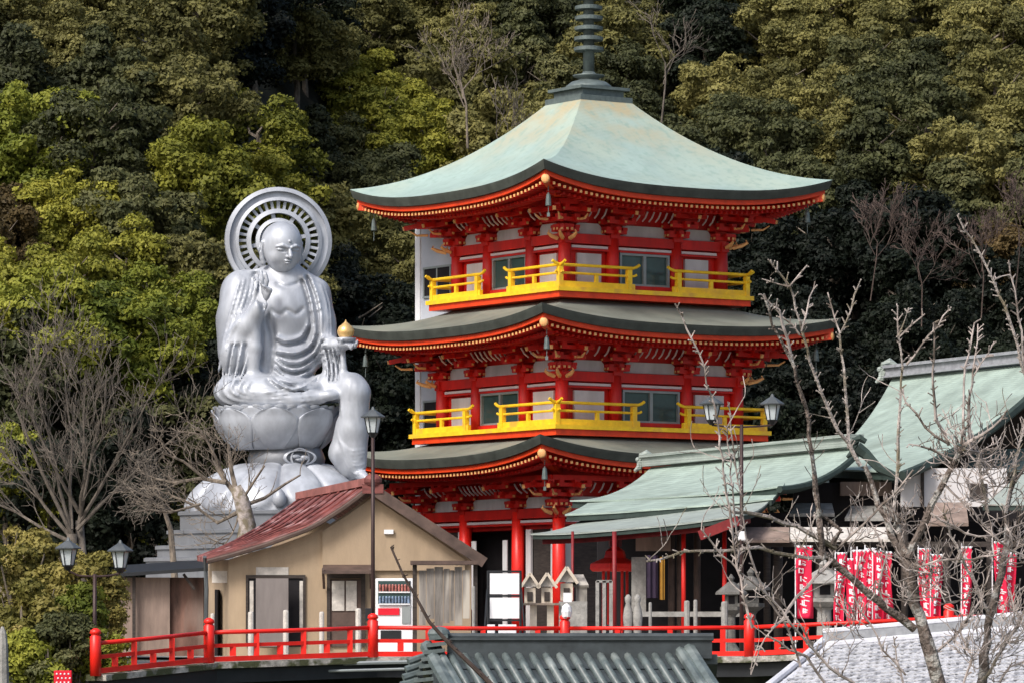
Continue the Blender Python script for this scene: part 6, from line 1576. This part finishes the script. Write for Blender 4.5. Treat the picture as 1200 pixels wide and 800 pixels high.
# pale leafless trees up on the hill
def hill_bare(px, py0, Y, lab, seed, L_, r, m_, lean=0.0, depth=4):
    g = random.Random(seed); b = P(px, py0, Y); t = thing('leafless_tree', lab, 'tree', tuple(b), 0, 'leafless trees on the hillside')
    mb = MB(); e = b + Vector((lean * L_, 0, L_)); mb.tube([b - Vector((0, 0, 1)), b.lerp(e, 0.5) + Vector((0.1, 0, 0)), e], [r, r * 0.85, r * 0.7], 6); mb.build('trunk', m_, t, world=True)
    mb = MB()
    for k in range(4): grow(mb, b.lerp(e, 0.45 + 0.18 * k), Vector((g.uniform(-.7, .7), g.uniform(-.3, .3), 0.9)), L_ * 0.75, r * 0.6, depth, g, up=0.12, spread=0.75, wig=0.2, nch=(2, 3), ratio=0.7, rmin=0.012)
    mb.build('branches', m_, t, world=True)
hill_bare(548, 150, 218, 'pale leafless tree high on the hill left of the pagoda spire', 1, 2.2, 0.06, M['bark'], -0.15)
hill_bare(590, 200, 214, 'thin grey leafless tree just above the left slope of the top roof', 2, 1.8, 0.04, M['greybark'], -0.2, 3)
hill_bare(775, 120, 206, 'grey leafless tree right of the spire base', 5, 1.8, 0.045, M['greybark'], 0.1, 3)
for i, (px, py, Y) in enumerate(((1080, 330, 190), (1150, 320, 189), (1190, 290, 190), (1020, 300, 191))):
    hill_bare(px, py + 25, Y, 'dark brown leafless tree above the right temple roof, ' + ['left of the middle', 'right of the middle', 'at the right edge', 'nearest to the pagoda eave'][i], 20 + i, 1.5, 0.03, M['darktwig'], 0.1 * (i - 1), 4)

# ================================================================== foreground plum tree at the right
g = random.Random(31); FY = 38.0; q0 = 1 / pxm(FY)
pl = thing('plum_tree', 'large leafless plum tree with pale spiky twigs in the right foreground', 'tree', (hx(1105, FY), FY, ground_z(0, FY)))
def limb(mb, pts_, r0, r1, dz=0.0, spurs=True, dens=7.0, seed=0, y0=0.0, y1=None):
    """pts_ in picture pixels traced at about 38 m; depth wanders from y0 to y1 along the limb"""
    gg = random.Random(seed * 7 + 1); y1 = y0 if y1 is None else y1
    ps = []; n = len(pts_)
    for i in range(n - 1):
        a = pts_[i]; b = pts_[i + 1]; m_ = max(2, int(math.hypot(b[0] - a[0], b[1] - a[1]) / 14))
        for k in range(m_):
            t = k / m_; f = (i + t) / (n - 1)
            ps.append((a[0] + (b[0] - a[0]) * t + gg.uniform(-1.6, 1.6), a[1] + (b[1] - a[1]) * t + gg.uniform(-1.6, 1.6), FY + y0 + (y1 - y0) * f + gg.uniform(-.02, .02)))
    ps.append((*pts_[-1], FY + y1)); W = [P(*p) for p in ps]; N = len(W)
    rs_ = [(r0 + (r1 - r0) * i / (N - 1)) * q0 * (1 + gg.uniform(-.12, .12)) for i in range(N)]
    mb.tube(W, rs_, 8 if r0 > 4 else 5)
    if spurs:
        tot = 0
        for i in range(N - 1):
            L_ = (W[i + 1] - W[i]).length / q0; k = int(L_ / dens + gg.random())
            for _ in range(k):
                b = W[i].lerp(W[i + 1], gg.random()); dd = (W[i + 1] - W[i]).normalized()
                s = dd.cross(Vector((gg.uniform(-1, 1), gg.uniform(-1, 1), gg.uniform(-1, 1)))).normalized(); sl_ = gg.uniform(3.0, 8.0) * q0
                e = b + (s + dd * 0.6) * sl_; mb.tube([b, b.lerp(e, 0.6) + Vector((0, 0, 0.2 * sl_)), e + Vector((0, 0, 0.25 * sl_))], [0.9 * q0, 0.8 * q0, 0.65 * q0], 4)
                if gg.random() < 0.5: mb.ball(tuple(e + Vector((0, 0, 0.25 * sl_))), 1.05 * q0, 5, 4)
    return W
mb = MB()
limb(mb, [(1112, 960), (1108, 850), (1100, 800), (1085, 752), (1072, 705), (1062, 655)], 11, 6.5, seed=1, dens=25)
low = P(1112, 960, FY); mb.tube([low, Vector((low.x + 0.2, FY + 0.1, 6)), Vector((low.x + 0.3, FY, ground_z(0, FY) - 0.2))], [0.15, 0.17, 0.21], 10)
limb(mb, [(1190, 960), (1170, 850), (1150, 800), (1158, 735), (1180, 640)], 8, 4.2, seed=2, y0=0.5, y1=0.8, dens=25); mb.tube([P(1190, 960, FY + 0.5), Vector((low.x + 0.25, FY + 0.1, 6.5))], [0.09, 0.13], 8)
mb.build('trunk', M['forebark'], pl, world=True, smooth=True)
L_list = [
 ([(1072, 735), (1040, 712), (1005, 685), (975, 655), (962, 648)], 7, 5.0, 0.0, -0.3),
 ([(965, 655), (955, 560), (945, 480), (930, 430), (905, 382), (895, 345)], 5.2, 1.8, -0.3, -0.8),
 ([(930, 430), (925, 400), (912, 365), (908, 360)], 2.6, 1.5, -0.5, -0.6),
 ([(1010, 545), (975, 490), (955, 440), (940, 390), (925, 336), (900, 304)], 3.6, 1.3, 0.1, -0.3),
 ([(925, 336), (946, 311)], 1.6, 1.1, -0.25, -0.2), ([(925, 336), (893, 327)], 1.6, 1.0, -0.25, -0.3),
 ([(938, 390), (950, 350), (955, 330)], 1.6, 1.0, -0.2, 0), ([(938, 392), (918, 372), (892, 345)], 1.7, 1.1, -0.3, -0.4),
 ([(995, 525), (992, 470), (988, 430), (985, 392), (1007, 333)], 2.9, 1.1, 0.3, 0.5), ([(985, 392), (970, 343)], 1.7, 1.0, 0.4, 0.5),
 ([(1046, 600), (1050, 560), (1055, 480), (1058, 430), (1054, 395), (1065, 361)], 3.2, 1.2, 0.2, 0.4), ([(1054, 395), (1084, 368)], 1.6, 1.0, 0.35, 0.3), ([(1062, 428), (1115, 360)], 2.2, 1.1, 0.3, 0.2), ([(1054, 395), (1052, 358)], 1.4, 0.9, 0.35, 0.4),
 ([(1112, 522), (1098, 490), (1093, 450), (1094, 420), (1094, 378)], 2.8, 1.2, -0.2, -0.5), ([(1110, 520), (1085, 500), (1062, 470), (1058, 455)], 2.3, 1.4, -0.1, 0.0),
 ([(1138, 520), (1136, 480), (1142, 420), (1146, 380)], 2.8, 1.0, 0.0, 0.3), ([(1126, 520), (1130, 470), (1132, 430), (1142, 378)], 2.6, 1.0, -0.2, 0.1), ([(1142, 440), (1165, 400)], 1.4, 0.9, 0.1, 0.1),
 ([(1203, 440), (1192, 405), (1172, 345), (1150, 298), (1122, 252)], 3.0, 1.1, 0.4, 0.2), ([(1202, 430), (1192, 360), (1182, 305)], 2.4, 1.0, 0.5, 0.6), ([(1165, 328), (1184, 322)], 1.5, 1.0, 0.3, 0.4),
 ([(1062, 660), (1045, 625), (1030, 590), (1013, 545)], 6, 3.6, 0.0, 0.1), ([(1064, 655), (1085, 605), (1108, 560), (1128, 523)], 6.5, 3.8, 0.0, -0.2), ([(1062, 650), (1050, 610), (1046, 598)], 5, 3.4, 0.0, 0.2),
 ([(1128, 525), (1145, 530), (1150, 560), (1158, 600)], 3.2, 2.0, -0.2, 0.0), ([(1128, 523), (1165, 500), (1180, 480)], 2.6, 1.4, -0.2, -0.3), ([(1120, 540), (1090, 525), (1065, 520)], 2.4, 1.2, -0.1, -0.3),
 ([(1180, 640), (1178, 600), (1190, 565), (1206, 535)], 4.5, 2.6, 0.8, 0.9), ([(1180, 600), (1195, 520), (1204, 480)], 3, 1.6, 0.8, 1.0), ([(1160, 720), (1120, 640), (1105, 600)], 3.2, 1.8, 0.7, 0.5),
 ([(968, 652), (930, 652), (890, 642), (850, 644), (800, 647), (758, 657)], 3.2, 1.7, -0.3, -1.2),
 ([(980, 640), (945, 622), (905, 606), (873, 600), (858, 599)], 4.2, 2.4, -0.2, -0.8), ([(975, 640), (985, 620), (960, 600)], 4.5, 2.2, -0.2, -0.3),
 ([(985, 640), (1012, 612), (1045, 580), (1070, 550)], 2.2, 1.4, -0.2, -0.6), ([(906, 737), (935, 700), (975, 655)], 2.2, 2.6, -0.9, -0.3),
 ([(965, 800), (945, 770), (925, 760), (900, 745)], 2.6, 1.6, -0.2, -0.4), ([(1000, 800), (960, 770), (938, 745), (905, 700), (880, 680), (845, 650), (822, 620)], 2.4, 1.2, -0.5, -1.2),
 ([(880, 735), (862, 650), (852, 580), (838, 480), (820, 415), (791, 356)], 2.2, 1.1, -1.0, -1.4), ([(866, 660), (860, 600), (856, 540), (852, 500)], 1.8, 1.0, -1.0, -1.2), ([(940, 780), (925, 740), (895, 690), (875, 640), (868, 580), (853, 470)], 2.0, 1.0, -0.6, -1.0),
 ([(960, 770), (930, 720), (905, 690)], 1.8, 1.0, -0.4, -0.6), ([(1060, 790), (1035, 760), (1010, 715), (1000, 690)], 1.7, 1.0, -0.4, -0.5), ([(1090, 770), (1120, 745), (1150, 700), (1162, 660)], 2.6, 1.5, 0.0, 0.3),
 ([(1150, 800), (1175, 760), (1200, 720), (1215, 690)], 3.2, 2.2, 0.5, 0.7), ([(1040, 712), (1030, 690), (1038, 650), (1025, 620)], 2.4, 1.4, -0.1, 0.0), ([(1170, 800), (1185, 780), (1204, 772)], 2.4, 1.6, 0.5, 0.5),
 ([(905, 735), (890, 760), (880, 790)], 1.4, 0.8, -0.9, -0.9), ([(1130, 800), (1140, 770), (1125, 740), (1128, 720)], 2.0, 1.1, -0.1, 0.0), ([(1060, 800), (1050, 770), (1047, 745)], 1.8, 1.0, -0.2, -0.2),
 ([(1090, 600), (1130, 625), (1165, 628), (1200, 612)], 2.4, 1.2, -0.1, 0.1), ([(1062, 670), (1100, 655), (1140, 655), (1165, 650)], 2.0, 1.2, -0.2, -0.3), ([(1105, 565), (1140, 600), (1170, 635), (1200, 650)], 2.2, 1.2, -0.15, 0.0),
]
for i, (pp, r0, r1, y0, y1) in enumerate(L_list):
    mb = MB(); W = limb(mb, pp, r0 * 0.74, r1 * 0.8, seed=i + 5, y0=y0, y1=y1, dens=6.5 if r0 < 4 else 9)
    for k in range(int(len(W) / 3.2)):                   # side twigs
        a = W[g.randrange(1, len(W))]; dd = Vector((g.uniform(-0.8, 0.8), g.uniform(-.5, .5), g.uniform(0.1, 1.0)))
        if pp[-1][1] < 420 and a.z > P(0, 470, FY).z: continue
        grow(mb, a, dd, g.uniform(0.15, 0.34), 0.0055, 1, g, up=0.2, spread=0.8, wig=0.25, nch=(1, 3), ratio=0.7, rmin=0.0036, sides=4)
    mb.build('branch', M['forebark'] if r0 > 4.2 else M['palebark'] if r0 > 2.8 else M['twig'], pl, world=True)
for i, (cx_, cy_, n_) in enumerate(((1135, 535, 26), (1072, 690, 16), (1110, 690, 22), (1180, 640, 18), (1060, 620, 12), (1150, 770, 22), (1190, 740, 20), (1000, 730, 10), (975, 650, 10), (1150, 580, 18))):
    mb = MB()
    for k in range(n_):
        a = P(cx_ + g.uniform(-22, 22), cy_ + g.uniform(-20, 20), FY + g.uniform(-.4, .4)); dd = Vector((g.uniform(-1, 1), g.uniform(-.5, .5), g.uniform(-0.2, 1.0)))
        grow(mb, a, dd, g.uniform(0.14, 0.28), 0.006, 2, g, up=0.2, spread=0.9, wig=0.3, nch=(2, 3), ratio=0.7, rmin=0.0038, sides=4)
    mb.build('twig_cluster', M['twig'], pl, world=True)

# dark sapling in front of the tiled roof
g = random.Random(77); SYp = 46.0; sb_ = P(600, 830, SYp)
sg = thing('dark_sapling', 'thin dark leafless shoot slanting across the dark tiled roof and the old board shelter', 'tree', (hx(600, SYp), SYp, ground_z(0, SYp)))
mb = MB(); pp = [(458, 640), (472, 672), (488, 700), (503, 728), (525, 752), (556, 782), (590, 815), (620, 870)]; ps = [P(x, y, SYp + 0.05 * i) for i, (x, y) in enumerate(pp)]
ps.append(Vector((ps[-1].x + 0.3, SYp, 6.5))); ps.append(Vector((ps[-1].x + 0.2, SYp, ground_z(0, SYp) - 0.1)))
mb.tube(ps, [0.011, 0.013, 0.015, 0.018, 0.021, 0.025, 0.03, 0.035, 0.05, 0.07], 7)
for i in range(len(ps) - 3):
    for _ in range(5):
        a = ps[i].lerp(ps[i + 1], g.random()); dd = Vector((g.uniform(-1, 1), g.uniform(-1, 1), g.uniform(0, 1))).normalized() * 0.045; mb.tube([a, a + dd], [0.008, 0.006], 4)
mb.build('stem', M['darktwig'], sg, world=True)
